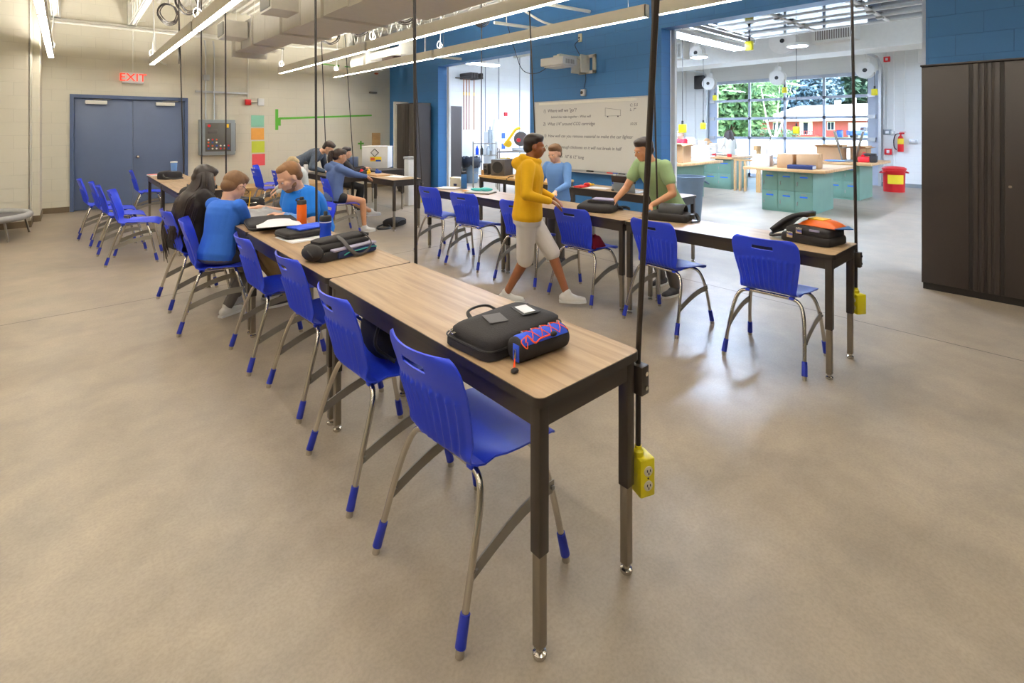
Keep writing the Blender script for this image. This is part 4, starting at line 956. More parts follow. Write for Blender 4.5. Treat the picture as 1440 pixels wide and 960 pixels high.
# second row
t = thing('messenger_bag', 'black bag with open flap and bright papers inside, middle of the second row', 'bag', (3.70, 2.98, .762), R(20))
b = MB(); pad(b, .27, .34, 0, .07, k1=.88, dome=.01, slope=.012); b.build('body', 'black_fabric', t, angle=60)
b = MB(); pad(b, .16, .26, .05, .1, k0=.9, k1=.8, dome=.008, cx=.05, cy=-.03); b.build('pocket', 'black_fabric', t, angle=60)
b = MB(); b.box(-.02, .1, -.15, .05, .10, .112); b.build('papers', 'lilac_cloth', t)
b = MB(); b.tube([(.05, -.17, .05), (.12, -.2, .02), (.16, -.12, .015), (.2, -.2, .02), (.15, -.26, .015)], .014, 8, smooth=5, flat=.5); b.build('strap', 'black_fabric', t)
t = thing('backpack', 'black bag with a rolled padded flap on top, right of the slanted cord', 'bag', (3.79, 2.29, .762), R(15))
b = MB(); pad(b, .24, .34, 0, .06, k1=.9, dome=.008); b.build('body', 'black_fabric', t, angle=60)
b = MB(); n = 20
P = []
for i in range(n+1):
    a = -PI*.08+PI*1.15*i/n; P.append([(.01+.085*math.cos(a)*1.1, y, .05+.085*math.sin(a)) for y in (-.13, -.06, .0, .07)])
b.grid(P); fo = b.build('flap', 'grey_fabric', t, angle=80); md = fo.modifiers.new('thickness', 'SOLIDIFY'); md.thickness = .012
fo.data.materials[0] = M['black_rubber']
b = MB(); b.tube([(.05, -.17, .04), (.10, -.19, .05), (.06, -.22, .02), (-.02, -.24, .012), (-.08, -.2, .01)], .014, 8, smooth=5, flat=.5); b.build('strap', 'black_fabric', t)
b = MB(); b.rbox(-.02, .03, -.2, -.17, .04, .06, .003); b.build('buckle', 'black_rubber', t)
t = thing('backpack', 'dark bag with metal clips under the orange snack bag at the table end', 'bag', (3.78, 1.20, .762), R(-8))
b = MB(); pad(b, .28, .32, 0, .055, k1=.95); pad(b, .26, .28, .05, .105, k0=.98, k1=.8, dome=.006, cy=-.01); b.build('body', 'black_fabric', t, angle=60)
b = MB(); n = 16; P = []
for i in range(n+1):
    u = i/n; P.append([(x*(1-.45*u), .17-.22*u, .05+.105*math.sin(u*PI*.6)+.03*u) for x in (-.12, -.05, .05, .12)])
b.grid([[ (p[0]*.9, p[1]+.06, p[2]) for p in r_] for r_ in P]); fo = b.build('open_flap', 'black_rubber', t, angle=80); md = fo.modifiers.new('thickness', 'SOLIDIFY'); md.thickness = .03; md.offset = 0
for q, (yy, zz) in enumerate(((.02, .085), (.08, .05))):
    b = MB(); b.rbox(-.15, -.135, yy-.02, yy+.02, zz-.02, zz+.02, .003); b.build('metal_clip', 'chrome', t)
b = MB(); b.box(-.138, -.128, -.1, -.04, .09, .102); b.build('label', 'lilac_cloth', t)
b = MB(); b.tube([(-.1, .16, .03), (-.13, .22, .02), (-.05, .24, .03), (0, .2, .05)], .01, 6, smooth=5); b.build('strap', 'black_rubber', t)
t = thing('snack_bag', 'orange and yellow foil snack bag with blue corner lying on the dark bag', 'snack bag', (3.80, 1.15, .872), R(-10))
b = MB(); n = 12
P = [[(-.09+.18*i/n, -.12+.24*j/n, .004+.040*(1-(2*i/n-1)**4)*(1-(2*j/n-1)**4)) for j in range(n+1)] for i in range(n+1)]
b.grid(P); b.grid([[(x, y, -z*.0+.0) for x, y, z in r_] for r_ in P]); b.build('packet', 'orange_plastic', t)
b = MB(); b.box(-.05, .05, -.03, .07, .040, .0465); b.build('print_panel', 'tool_yellow', t)
b = MB(); b.prism([(-.09, -.12), (.09, -.12), (.0, -.19)], .003, .009); b.build('blue_corner', 'steel_blue_bottle', t)
# left end of second row
t = thing('pencil_case', 'teal pencil case lying on a grey notebook, left half of second row', 'pencil case', (3.68, 4.72, .786), R(-62))
b = MB(); b.sph((-.05, 0, .018), (.08, .045, .018), 16); b.sph((.06, .01, .022), (.09, .045, .022), 16); b.build('case_body', 'teal_fabric', t)
b = MB(); b.tube([(-.1, .0, .035), (0, .01, .036), (.12, .01, .038)], .0025, 5, smooth=3); b.build('zip', 'chrome', t)
o = thing('notebook', 'grey notebook stack under the teal pencil case', 'notebook', (3.68, 4.72, .762), R(-66)); b = MB(); b.rbox(-.16, .16, -.11, .11, 0, .012, .003); b.build('lower_notebook', 'grey_fabric', o); b = MB(); b.rbox(-.15, .15, -.1, .11, .012, .022, .003); b.build('upper_notebook', 'paper', o)
o = thing('notebook', 'pale notebook at the far left end of the second row', 'notebook', (3.64, 5.32, .762), R(-60)); b = MB(); b.rbox(-.13, .13, -.1, .1, 0, .012, .003); b.build('cover', 'grey_cloth', o); b = MB(); b.box(-.12, .12, -.09, .09, .012, .016); b.build('page', 'paper', o)
t = bottle('steel-blue bottle with black loop lid on the left end of the second row', 3.80, 5.22, .762, [(.036, 0), (.038, .004), (.038, .17), (.034, .185)], 'steel_blue_bottle', 'black_rubber', [(.034, .185), (.036, .188), (.036, .212), (.03, .218)])
b = MB(); b.tube([(-.034, 0, .2), (-.03, 0, .25), (.03, 0, .25), (.034, 0, .2)], .005, 6, smooth=5); b.build('carry_loop', 'black_rubber', t)
t = thing('paper_bag', 'crumpled white paper lunch bag behind the steel-blue bottle', 'bag', (3.82, 5.40, .762), R(20)); b = MB(); b.rbox(-.05, .05, -.08, .08, 0, .1, .012); b.prism([(-.06, -.09), (.06, -.07), (.05, .09), (-.05, .08)], .1, .13); b.build('paper_body', 'ivory', t)
b = MB(); b.box(-.052, -.0505, -.03, .02, .02, .05); b.build('print', 'navy_fabric', t)
b = MB(); b.box(-.08, .08, -.05, .05, 0, .004); o = b.build('orange_paper', 'sheet_orange'); o.location = (3.72, 5.02, .762); o.rotation_euler = (0, 0, R(30)); tag(o, 'small orange paper slip in front of the steel-blue bottle', 'paper')
sheet('paper_sheet', 'white sheet spread behind the teal pencil case', (3.80, 4.95, .762), R(10), .2, .3, curl=.004)
cloth('red_cloth', 'dark red crumpled cloth on the seat behind the yellow hoodie', 'cloth', (3.56, 2.99, .458), R(92), .30, .17, .15, 'red_cloth', 11, 20)
# black backpack on chair 2
t = thing('backpack', 'black backpack sitting on the second chair from the camera', 'bag', (1.12, 2.15, .455), R(5))
b = MB(); b.sph((0, 0, .135), (.105, .15, .135), 20); b.sph((.09, .0, .09), (.06, .12, .085), 16); b.build('body', 'black_fabric', t)
b = MB(); b.tube([(-.02, -.145, .1), (-.0, -.12, .2), (.02, -.05, .262), (.02, .05, .26), (0, .12, .2)], .004, 6, smooth=5); b.build('zip', 'chrome', t)
b = MB(); b.tube([(-.08, -.08, .22), (-.12, -.1, .12), (-.06, -.16, .05)], .018, 8, smooth=5, flat=.4); b.tube([(.0, -.03, .265), (0, 0, .3), (0, .03, .265)], .008, 6, smooth=4); b.build('strap', 'black_rubber', t)
b = MB(); b.box(.12, .15, -.06, .02, .07, .078); b.build('reflective_strip', 'grey_cloth', t)
# whiteboard table
t = thing('laptop', 'grey and dark brown laptop propped open on the whiteboard table', 'laptop', (5.08, 3.60, .762), R(0))
b = MB(); b.rbox(-.1, .12, -.15, .15, 0, .016, .004); b.build('keyboard_base', 'alu', t)
T_ = Matrix.Translation((-.1, 0, .012)) @ Matrix.Rotation(R(-10), 4, 'Y'); b = MB(T_); b.rbox(-.012, 0, -.15, .15, 0, .11, .004); b.build('lower_lid', 'box_grey', t)
b = MB(T_); b.rbox(-.014, .0, -.17, .17, .11, .19, .004); b.build('screen', 'dark_wood', t)
t = bottle('clear water bottle with blue label by the laptop', 5.15, 3.88, .762, [(.03, 0), (.033, .005), (.033, .11), (.031, .13), (.014, .165), (.013, .18)], 'clear_bottle', 'white_plastic', [(.015, .178), (.015, .195), (.012, .196)], name='water_bottle')
b = MB(); b.lathe([(.0335, .07), (.0338, .075), (.0338, .1), (.0335, .105)], 20); b.build('label', 'logo_blue', t)
t = thing('work_glove', 'yellow and red work glove at the left end of the whiteboard table', 'glove', (5.18, 4.33, .762), R(20)); b = MB(); b.sph((0, 0, .025), (.06, .045, .025), 14)
for k in range(4): b.cap((.03, -.035+.022*k, .022), (.10, -.04+.026*k, .018), .013, .011, 8)
b.build('palm', 'tool_yellow', t); b = MB(); b.sph((-.05, 0, .028), (.035, .045, .028), 12); b.build('cuff', 'red_bright', t)
b = MB(); b.rbox(-.1, .1, -.06, .06, 0, .02, .006); o = b.build('red_folder', 'red_bright'); o.location = (5.05, 4.34, .762); o.rotation_euler = (0, 0, R(12)); tag(o, 'thin red folder in front of the yellow glove', 'folder')
sheet('paper_sheet', 'white sheet near the left end of the whiteboard table', (5.1, 4.1, .762), R(15), .2, .28, curl=.003)
sheet('paper_sheet', 'white sheet under the laptop side of the whiteboard table', (5.05, 3.2, .762), R(-10), .22, .3, curl=.003)
b = MB(); b.sph((0, 0, .014), (.035, .022, .014), 12); o = b.build('computer_mouse', 'black_rubber'); o.location = (5.02, 3.80, .762); tag(o, 'small black computer mouse between bottle and laptop', 'mouse')
# speakers on wooden table
t = thing('subwoofer', 'large dark grey box speaker on the wooden table', 'speaker', (5.12, 6.02, .80), R(22))
b = MB(); b.rbox(-.15, .15, -.12, .12, 0, .25, .008); b.build('cabinet', 'speaker_grey', t)
b = MB(); b.lathe([(.09, 0), (.09, .008), (.075, .008), (.05, .002), (.02, .006)], 24, T=Matrix.Translation((-.152, .0, .13)) @ Matrix.Rotation(R(-90), 4, 'Y')); b.build('driver', 'speaker_cone', t)
t = thing('satellite_speaker', 'small dark speaker standing left of the big box speaker', 'speaker', (4.98, 6.22, .80), R(22)); b = MB(); b.rbox(-.06, .06, -.045, .045, 0, .18, .006); b.build('cabinet', 'speaker_grey', t)
for zz, rr in ((.06, .035), (.13, .02)): b = MB(); b.lathe([(rr, 0), (rr, .005), (rr*.6, .003)], 18, T=Matrix.Translation((-.0615, 0, zz)) @ Matrix.Rotation(R(-90), 4, 'Y')); b.build('driver', 'speaker_cone', t)
b = MB(); b.rbox(-.03, .03, -.03, .03, 0, .08, .004); o = b.build('wooden_block', 'crate_wood'); o.location = (4.93, 6.25, .80); tag(o, 'small brown block left of the small speaker', 'block')
for i, (x, y) in enumerate(((5.0, 5.62), (5.05, 5.45))):
    b = MB(); b.tube([(0, 0, .01), (-.1, -.02, .01), (-.2, -.05, -.05), (-.24, -.06, -.3), (-.22, .05, -.5)], .006, 5, smooth=5); o = b.build('speaker_wire', ['dot_black', 'grey_cloth'][i]); o.location = (x, y, .80); tag(o, ['black wire', 'pale wire'][i]+' looping off the front of the wooden table', 'wire')
t = thing('speaker_stand', 'small black desk lamp base among wires right of the speaker', 'lamp', (5.15, 5.6, .80)); b = MB(); b.lathe([(.06, 0), (.06, .012), (.01, .02), (.008, .1)], 16); b.build('base', 'black_rubber', t)
# far tables things
t = thing('cardboard_box', 'white box with a black diamond and yellow logo on the far dark table', 'box', (4.62, 9.25, .762), R(48))
b = MB(); b.rbox(-.19, .19, -.25, .25, 0, .42, .004); b.build('carton', 'box_white', t)
b = MB(); b.box(-.195, .195, -.255, .255, .40, .425); b.build('lid', 'box_white', t)
b = MB()
for a in range(4):
    p0 = Vector((-.196, .075*math.cos(a*PI/2), .30+.075*math.sin(a*PI/2))); p1 = Vector((-.196, .075*math.cos((a+1)*PI/2), .30+.075*math.sin((a+1)*PI/2))); b.cyl(p0, p1, .008, n=4)
b.build('diamond_logo', 'dot_black', t)
b = MB(); b.box(-.1925, -.19, -.13, .09, .13, .22); b.build('yellow_logo', 'logo_yellow', t)
b = MB(); b.box(-.195, -.1925, -.12, -.02, .13, .16); b.build('blue_mark', 'logo_blue', t)
b = MB(); b.box(-.1955, -.1925, .0, .08, .15, .20); b.build('red_mark', 'label_orange', t)
o = thing('storage_bin', 'navy plastic bin half hidden left of the white box', 'bin', (4.15, 9.35, .762), R(-30)); b = MB(); b.rbox(-.1, .1, -.1, .1, 0, .22, .01); b.build('bin_body', 'door_blue', o)
o = thing('white_canister', 'tall white canister standing on the floor beside the dark far table', 'canister', (5.15, 8.9, 0)); b = MB(); b.rbox(-.09, .09, -.09, .09, 0, .92, .02); b.build('canister_body', 'white_plastic', o); b = MB(); b.rbox(-.1, .1, -.1, .1, .92, .97, .01); b.build('canister_lid', 'grey_cloth', o)
sheet('paper_sheet', 'white sheet on the slate-hoodie student\'s table', (3.93, 7.2, .762), R(20), .24, .36, curl=.003)
b = MB(); b.rbox(-.12, .12, -.16, .16, 0, .02, .004); o = b.build('wooden_board', 'crate_wood'); o.location = (3.82, 7.6, .762); tag(o, 'light wooden board on the slate-hoodie student\'s table', 'board')
for i, (x, y, mm) in enumerate(((3.72, 7.95, 'black_rubber'), (3.86, 8.05, 'tool_yellow'), (4.0, 7.98, 'logo_blue'), (3.8, 8.15, 'red_bright'))):
    b = MB(); b.rbox(-.05, .05, -.03, .03, 0, .05, .01); b.cyl((0, 0, .05), (.04, 0, .065), .015, n=8); o = b.build('small_tool', mm); o.location = (x, y, .762); o.rotation_euler = (0, 0, i); tag(o, ['black', 'yellow', 'blue', 'red'][i]+' small tool at the far end of the slate-hoodie student\'s table', 'tool', 'small tools on the far table')
t = bottle('bottle with black cap standing behind the man in the blue polo\'s head', 3.0, 8.6, .762, [(.035, 0), (.037, .004), (.037, .15), (.03, .17)], 'white_plastic', 'black_rubber', [(.03, .17), (.032, .175), (.03, .2), (.015, .22)])
dup(fd, (3.42, 8.42, 0), R(0), 'dark table behind the bending person in the striped jacket', 'far tables')
t = thing('backpack', 'black bag collapsed on the floor under the far table corner', 'bag', (3.9, 7.22, 0), R(30))
b = MB(); pad(b, .34, .26, 0, .10, k1=.8, dome=.02); b.build('body', 'black_fabric', t, angle=60)
b = MB(); b.tube([(-.15, 0, .03), (-.3, -.1, .015), (-.42, .0, .015), (-.3, .12, .015), (-.15, .1, .03)], .018, 8, smooth=5, flat=.5); b.tube([(-.1, -.13, .06), (0, -.15, .09), (.1, -.13, .06)], .01, 6, smooth=4); b.build('strap', 'black_rubber', t)
# low plywood platform against the cream wall
t = thing('wooden_platform', 'low plywood platform on the floor in front of the cream wall', 'platform', (3.3, 11.55, 0))
b = MB(); b.box(-1.3, 1.3, -.45, .4, .30, .335); b.build('deck', 'crate_wood', t)
b = MB(); b.box(-1.28, 1.28, -.43, -.41, 0, .3); b.box(-1.28, -1.26, -.43, .38, 0, .3); b.box(1.26, 1.28, -.43, .38, 0, .3); b.build('skirt', 'crate_wood', t)
# round hoop at left wall
t = thing('trampoline_ring', 'pale round padded ring standing low at the left wall', 'hoop', (-1.02, 10.05, 0))
b = MB(); n = 40; b.tube([(.62*math.cos(2*PI*i/n), .62*math.sin(2*PI*i/n), .30) for i in range(n)], .045, 10, closed=True); b.build('ring', 'grey_cloth', t)
b = MB(); b.lathe([(.6, .285), (.6, .29)], 40); b.build('mat', 'grey_fabric', t)
for k in range(5): a = 2*PI*k/5+.4; b = MB(); b.tube([(.6*math.cos(a), .6*math.sin(a), .28), (.66*math.cos(a), .66*math.sin(a), .0)], .014, 6); b.build('leg', 'steel_grey', t)

# ------------------------------------------------------------------ people
def ik(a, t, l1, l2, pole):
    a, t, pole = Vector(a), Vector(t), Vector(pole); d = t-a; L = d.length
    if L > (l1+l2)*.995: t = a+d.normalized()*(l1+l2)*.995; d = t-a; L = d.length
    if L < abs(l1-l2)*1.02+.01: L = abs(l1-l2)*1.02+.01
    n = d.normalized(); x = (l1*l1-l2*l2+L*L)/(2*L); h = math.sqrt(max(0, l1*l1-x*x))
    p = pole-n*pole.dot(n); p = p.normalized() if p.length > 1e-5 else n.orthogonal().normalized()
    return a+n*x+p*h, t
def frame(f, u):
    f = Vector(f).normalized(); u = Vector(u); u = (u-f*u.dot(f)).normalized(); l = u.cross(f)
    return Matrix(((f.x, l.x, u.x, 0), (f.y, l.y, u.y, 0), (f.z, l.z, u.z, 0), (0, 0, 0, 1)))
def loft(mb, rings, n=20):
    """rings: (center, left, fwd, rl, rf)"""
    vs = []
    for c, l, f, rl, rf in rings:
        for i in range(n):
            a = 2*PI*i/n; vs.append(Vector(c)+Vector(l)*(rl*math.cos(a))+Vector(f)*(rf*math.sin(a)))
    fs = [(j*n+i, j*n+(i+1) % n, (j+1)*n+(i+1) % n, (j+1)*n+i) for j in range(len(rings)-1) for i in range(n)]
    fs += [tuple(range(n))[::-1], tuple(range((len(rings)-1)*n, len(rings)*n))]
    return mb.add(vs, fs)
def fuse(o, vox, it=2):
    r = o.modifiers.new('fuse', 'REMESH'); r.mode = 'VOXEL'; r.voxel_size = vox; r.use_smooth_shade = True
    s_ = o.modifiers.new('soften', 'SMOOTH'); s_.factor = .5; s_.iterations = it
def hand(mb, wrist, d, nrm, s, side, curl=.5):
    d = Vector(d).normalized(); nrm = Vector(nrm); nrm = (nrm-d*nrm.dot(d)).normalized(); w = d.cross(nrm)*side
    wrist = Vector(wrist)
    for k in (-1.3, -.45, .45, 1.3): mb.cap(wrist+d*.01*s+w*(k*.011*s), wrist+d*.082*s+w*(k*.0165*s), .0135*s, .0115*s, 8)
    for k, (ln, c_) in enumerate(((.062, 1), (.072, .9), (.076, .95), (.066, 1.1))):
        o = wrist+d*.085*s+w*((1.5-k)*.0195*s)*-1
        dirn = (d*math.cos(curl*.6*c_)+nrm*math.sin(curl*.6*c_)); p1 = o+dirn*(ln*.5*s)
        d2 = (d*math.cos(curl*1.5*c_)+nrm*math.sin(curl*1.5*c_)); p2 = p1+d2*(ln*.5*s)
        mb.cap(o, p1, .0092*s, .0082*s, 8); mb.cap(p1, p2, .0082*s, .0068*s, 8)
    t0 = wrist+d*.03*s+w*.022*s; t1 = t0+(d*.6+w*.8+nrm*.3).normalized()*.04*s; t2 = t1+(d*.9+w*.15+nrm*.4).normalized()*.032*s
    mb.cap(t0, t1, .0125*s, .0105*s, 8); mb.cap(t1, t2, .0105*s, .0085*s, 8)
def person(label, base, yaw, s, hip, neck, hfwd, lh, rh, lf, rf, skin, hair, top, sleeve, bottom, legs, shoes, bulk=1.0, child=False,
           vox=.0085, hairstyle='short', hem=.0, kneepole=None, elbow=(0, 0, -1), palm=(0, 0, -1), curl=.5, beard=False, glasses=False, hood=False, lfyaw=None, headoff=0.13, group=None, beltz=0, ltoe=None, headscale=1.0, shortlen=.75):
    o = thing('person', label, 'person', (base[0], base[1], 0), yaw, group)
    inv = (Matrix.Translation(Vector((base[0], base[1], 0))) @ Matrix.Rotation(yaw, 4, 'Z')).inverted()
    F = Vector((math.cos(yaw), math.sin(yaw), 0)); Lf = Vector((-math.sin(yaw), math.cos(yaw), 0)); U = Vector((0, 0, 1))
    hip, neck = Vector(hip), Vector(neck); sp = (neck-hip).normalized(); fr = (F-sp*F.dot(sp)).normalized(); B = bulk
    if abs(sp.z) < .5: fr = (Vector((0, 0, -1))-sp*(-sp.z)).normalized()
    left = Lf; T_len = (neck-hip).length
    # joints
    shc = hip.lerp(neck, .90); sh = {1: shc+left*.165*s, -1: shc-left*.165*s}
    hj = {1: hip+left*.085*s, -1: hip-left*.085*s}
    el, wr, kn, an = {}, {}, {}, {}
    for sd, tg in ((1, lh), (-1, rh)): el[sd], wr[sd] = ik(sh[sd], tg, .285*s, .25*s, Vector(elbow)+left*sd*.5)
    for sd, tg in ((1, lf), (-1, rf)):
        kp = Vector(kneepole) if kneepole else F+U*.6
        kn[sd], an[sd] = ik(hj[sd], Vector(tg)+U*.075*s, .43*s, .41*s, kp)
    hf = Vector(hfwd).normalized(); hu = (U-hf*U.dot(hf)); hu = (hu.normalized() if hu.length > .2 else sp)
    hs = s*headscale if not child else s*1.10*headscale
    hc = neck+(sp*.5+hu*.5).normalized()*headoff*hs+hf*.03*hs
    H = Matrix.Translation(hc) @ frame(hf, hu) @ Matrix.Scale(hs, 4)
    def torso(mb, k=0.0, z0=-.08, z1=1.0, wide=1.0):
        rings = []
        for t, rl, rff in ((-.16, .10, .08), (-.12, .155, .115), (0, .172, .128), (.18, .158, .118), (.36, .148, .108), (.55, .160, .115), (.72, .172, .118), (.84, .178, .105), (.92, .165, .082), (.98, .11, .06), (1.03, .06, .05)):
            if t < z0 or t > z1: continue
            bb = B if .0 <= t <= .75 else 1+(B-1)*.4
            c = hip+(neck-hip)*t
            rings.append((c, left, fr, (rl*s*bb+k)*wide, rff*s*bb*(1.12 if .1 < t < .6 and B > 1.1 else 1)+k))
        loft(mb, rings)
    b = MB(inv); torso(b)
    b.cap(neck-sp*.03*s, H @ Vector((-.025, 0, -.045)), .053*s, .05*s, 14)
    for sd in (1, -1):
        b.sph(sh[sd], .056*s*(.6+.4*B), 12)
        b.cap(sh[sd], el[sd], .05*s*B**.5, .039*s, 12); b.cap(el[sd], wr[sd], .039*s, .026*s, 12)
        hd = (wr[sd]-el[sd]).normalized(); hand(b, wr[sd], hd+Vector((0, 0, -.25 if abs(hd.z) < .7 else 0)), palm, s, sd, curl)
        b.cap(hj[sd], kn[sd], .082*s*B**.6, .053*s, 14); b.cap(kn[sd], an[sd], .052*s, .034*s, 12)
        b.sph(kn[sd], .054*s, 10); b.cap(kn[sd].lerp(an[sd], .15), kn[sd].lerp(an[sd], .5), .054*s, .046*s, 10)
        ft = F if not ltoe else Vector(ltoe[0 if sd == 1 else 1])
        b.cap(an[sd]-ft*.03*s-U*.035*s, an[sd]+ft*.14*s-U*.048*s, .034*s, .025*s, 10)
    # head
    def hs_(c, r, n=16): b.sph(c, r, n, T=H)
    hs_((-.018, 0, .028), (.093, .076, .088), 22); hs_((.022, 0, -.028), (.068, .060, .080), 18); hs_((.042, 0, -.082), (.040, .042, .032)); hs_((.0, 0, -.06), (.06, .056, .05))
    b.add(*capdata(H, (.082, 0, .008), (.105, 0, -.028), .008, .0125)); hs_((.098, 0, -.034), (.012, .016, .009), 10)
    hs_((.072, 0, .018), (.018, .05, .012), 12); hs_((.082, 0, -.058), (.012, .024, .006), 10); hs_((.081, 0, -.069), (.011, .02, .006), 10)
    for sd in (1, -1): hs_((-.008, sd*.079, -.012), (.018, .009, .031), 10); hs_((.055, sd*.042, -.025), (.024, .02, .024), 10)
    body = b.build('body', skin, o); fuse(body, vox)
    for sd in (1, -1):
        b = MB(inv); b.sph((.0785, sd*.030, -.002), (.0078, .0105, .0050), 12, T=H); e = b.build('eye', 'eye_white', o)
        b = MB(inv); b.sph((.0853, sd*.030, -.002), (.0026, .0058, .0058), 8, T=H); b.build('iris', 'dot_black', e)
    # hair
    b = MB(inv)
    if hairstyle != 'bald':
        b.sph((-.030, 0, .036), (.090, .0825, .089), 22, T=H); b.sph((-.055, 0, -.02), (.058, .068, .062), 16, T=H)
        b.sph((.028, 0, .092), (.052, .058, .028), 16, T=H); b.sph((-.0, 0, .07), (.078, .078, .055), 16, T=H)
    else:
        b.sph((-.036, 0, .034), (.088, .083, .087), 22, T=H); b.sph((-.058, 0, -.02), (.054, .066, .058), 16, T=H)
        b.sph((.004, 0, .084), (.060, .058, .034), 16, T=H)
    hr = b.build('hair', hair, o)
    fuse(hr, vox*.8, 3)
    if hairstyle in ('long', 'ponytail', 'mid'):
        b = MB(inv); rng = random.Random(5)
        back = -hf; lft = Vector((H[0][1], H[1][1], H[2][1])).normalized(); ub = H.to_3x3() @ Vector((0, 0, 1)); ub.normalize()
        if hairstyle == 'long':
            Lh = Vector((-F.y, F.x, 0)); tilt = -(F*.9-Lh*.2).normalized()
            for k in range(330):
                u = rng.uniform(-1, 1); a = R(118)*u; out = (back*math.cos(a)+lft*math.sin(a)); e = rng.random()
                p0 = hc+ub*.105*hs+out*.03*hs
                p1 = hc+out*.092*hs+ub*.03*hs
                p2 = hc+out*(.10+.02*e)*hs-U*.10*hs+Lh*u*.02
                p3 = Vector((neck.x, neck.y, neck.z))-F*(.135-.10*abs(u)**3)+Lh*u*.15-U*(.06+.03*e)
                p4 = p3-F*(.035+.03*e)+Lh*(rng.uniform(-.02, .02)-.03*u)-U*(.17+.03*e)
                p5 = p4+Lh*(rng.uniform(-.03, .03)-.05*u)-F*(.01*e)-U*(.03+.12*rng.random()*(1-abs(u)*.5))
                b.tube([p0, p1, p2, p3, p4, p5], [.007, .010, .011, .011, .009, .003], 5, smooth=3)
            for k in range(9):
                p3 = neck-F*.15+Lh*(.13+.008*k)-U*.18; b.tube([p3, p3-U*.18-F*(.03+.006*(k%3)), p3-U*(.30+.02*k)-F*(.01*(k%4))], [.010, .010, .002], 6, smooth=4)
        elif hairstyle == 'mid':
            for k in range(60):
                a = R(-110+220*rng.random()); out = (back*math.cos(a)+lft*math.sin(a))
                p1 = hc+out*.098*hs+ub*.03*hs; p0 = hc+ub*.1*hs+out*.03*hs
                p2 = hc+out*(.12+.03*rng.random())*hs-U*.15*hs; p3 = p2-U*(.12+.12*rng.random())*hs+out*.02
                b.tube([p0, p1, p2, p3], [.010, .014, .014, .004], 6, smooth=3)
        else:
            p0 = hc+back*.10*hs+ub*.04*hs
            for k in range(26):
                j = Vector((rng.uniform(-1, 1), rng.uniform(-1, 1), rng.uniform(-1, 1)))*.02
                b.tube([p0+j*.4, p0+back*.05+j-U*.02, p0+back*.06+j*1.3-U*.12, p0+back*.045+j-U*(.2+.06*rng.random())], [.01, .013, .012, .003], 6, smooth=3)
        b.build('long_hair', hair, hr)
    if beard:
        b = MB(inv); b.sph((.040, 0, -.086), (.046, .045, .034), 16, T=H); b.sph((.012, 0, -.06), (.052, .0605, .04), 16, T=H); b.sph((.078, 0, -.049), (.014, .028, .0055), 10, T=H); bd = b.build('beard', hair, o); fuse(bd, vox*.8)
    if glasses:
        b = MB(inv)
        for sd in (1, -1):
            b.tube([H @ Vector((.102, sd*.031+.024*math.cos(a), -.002+.017*math.sin(a))) for a in [2*PI*i/14 for i in range(14)]], .002*hs, 5, closed=True)
            b.tube([H @ Vector((.1, sd*.055, .004)), H @ Vector((.0, sd*.084, .006)), H @ Vector((-.02, sd*.086, -.01))], .002*hs, 5)
        b.tube([H @ Vector((.104, -.008, 0)), H @ Vector((.104, .008, 0))], .002*hs, 5); b.build('glasses', 'dot_black', o)
    # top garment
    b = MB(inv); torso(b, .013*s, -.17+hem, .99)
    if hood: b.tube([neck+left*.09*s*math.cos(a)*1.0+fr*.085*s*math.sin(a)-sp*(.0+.02*math.sin(a))*s for a in [2*PI*i/16 for i in range(16)]], .03*s, 8, closed=True); b.sph(neck-fr*.10*s-sp*.05*s, (.07*s, .11*s, .07*s), 12)
    else: b.tube([neck+left*.068*s*math.cos(a)+fr*.062*s*math.sin(a)-sp*.012*s for a in [2*PI*i/16 for i in range(16)]], .012*s, 8, closed=True)
    for sd in (1, -1):
        b.sph(sh[sd]-sp*.006*s, .064*s*(.6+.4*B), 12)
        if sleeve == 'long': b.cap(sh[sd], el[sd], .066*s*B**.5, .052*s, 12); b.cap(el[sd], el[sd].lerp(wr[sd], .93), .052*s, .036*s, 12)
        else: b.cap(sh[sd], sh[sd].lerp(el[sd], .52), .068*s*B**.5, .066*s*B**.5, 12)
    sg = b.build('shirt', top, o); fuse(sg, vox, 2)
    # trousers / shorts
    b = MB(inv)
    loft(b, [(hip+(neck-hip)*t, left, fr, rl*s*(1+(B-1)*.8), rr*s*(1+(B-1)*.8)) for t, rl, rr in ((-.19, .10, .085), (-.14, .165, .125), (0, .182, .138), (.1, .176, .132))])
    for sd in (1, -1):
        if legs == 'long': b.cap(hj[sd], kn[sd], .093*s*B**.6, .066*s, 14); b.cap(kn[sd], kn[sd].lerp(an[sd], .93), .066*s, .050*s, 12)
        else: b.cap(hj[sd], hj[sd].lerp(kn[sd], shortlen), .095*s*B**.6, .082*s, 14)
    sg = b.build('trousers' if legs == 'long' else 'shorts', bottom, o); fuse(sg, vox, 2)
    for sd in (1, -1):
        ft = F if not ltoe else Vector(ltoe[0 if sd == 1 else 1])
        b = MB(inv); a = an[sd]; lat = U.cross(ft)
        b.cap(a-ft*.035*s-U*.03*s, a+ft*.05*s-U*.035*s, .043*s, .042*s, 12); b.cap(a+ft*.03*s-U*.043*s, a+ft*.155*s-U*.05*s, .042*s, .030*s, 12); b.cap(a-U*.03*s, a+U*.015*s, .043*s, .043*s, 12)
        sh_ = b.build('shoe', shoes, o); fuse(sh_, vox, 2)
        b = MB(inv); zf = a.z-.075*s
        b.prism([tuple((a+ft*x*s+lat*y*s)[:2]) for x, y in ((-.075, -.03), (.03, -.042), (.12, -.045), (.185, -.02), (.185, .02), (.12, .045), (.03, .042), (-.075, .03))], zf, zf+.018*s); b.build('sole', 'white_plastic', sh_)
    return o
def capdata(H, a, c, r0, r1):
    t = MB(); t.cap(a, c, r0, r1, 8); return [H @ v for v in t.v], t.f

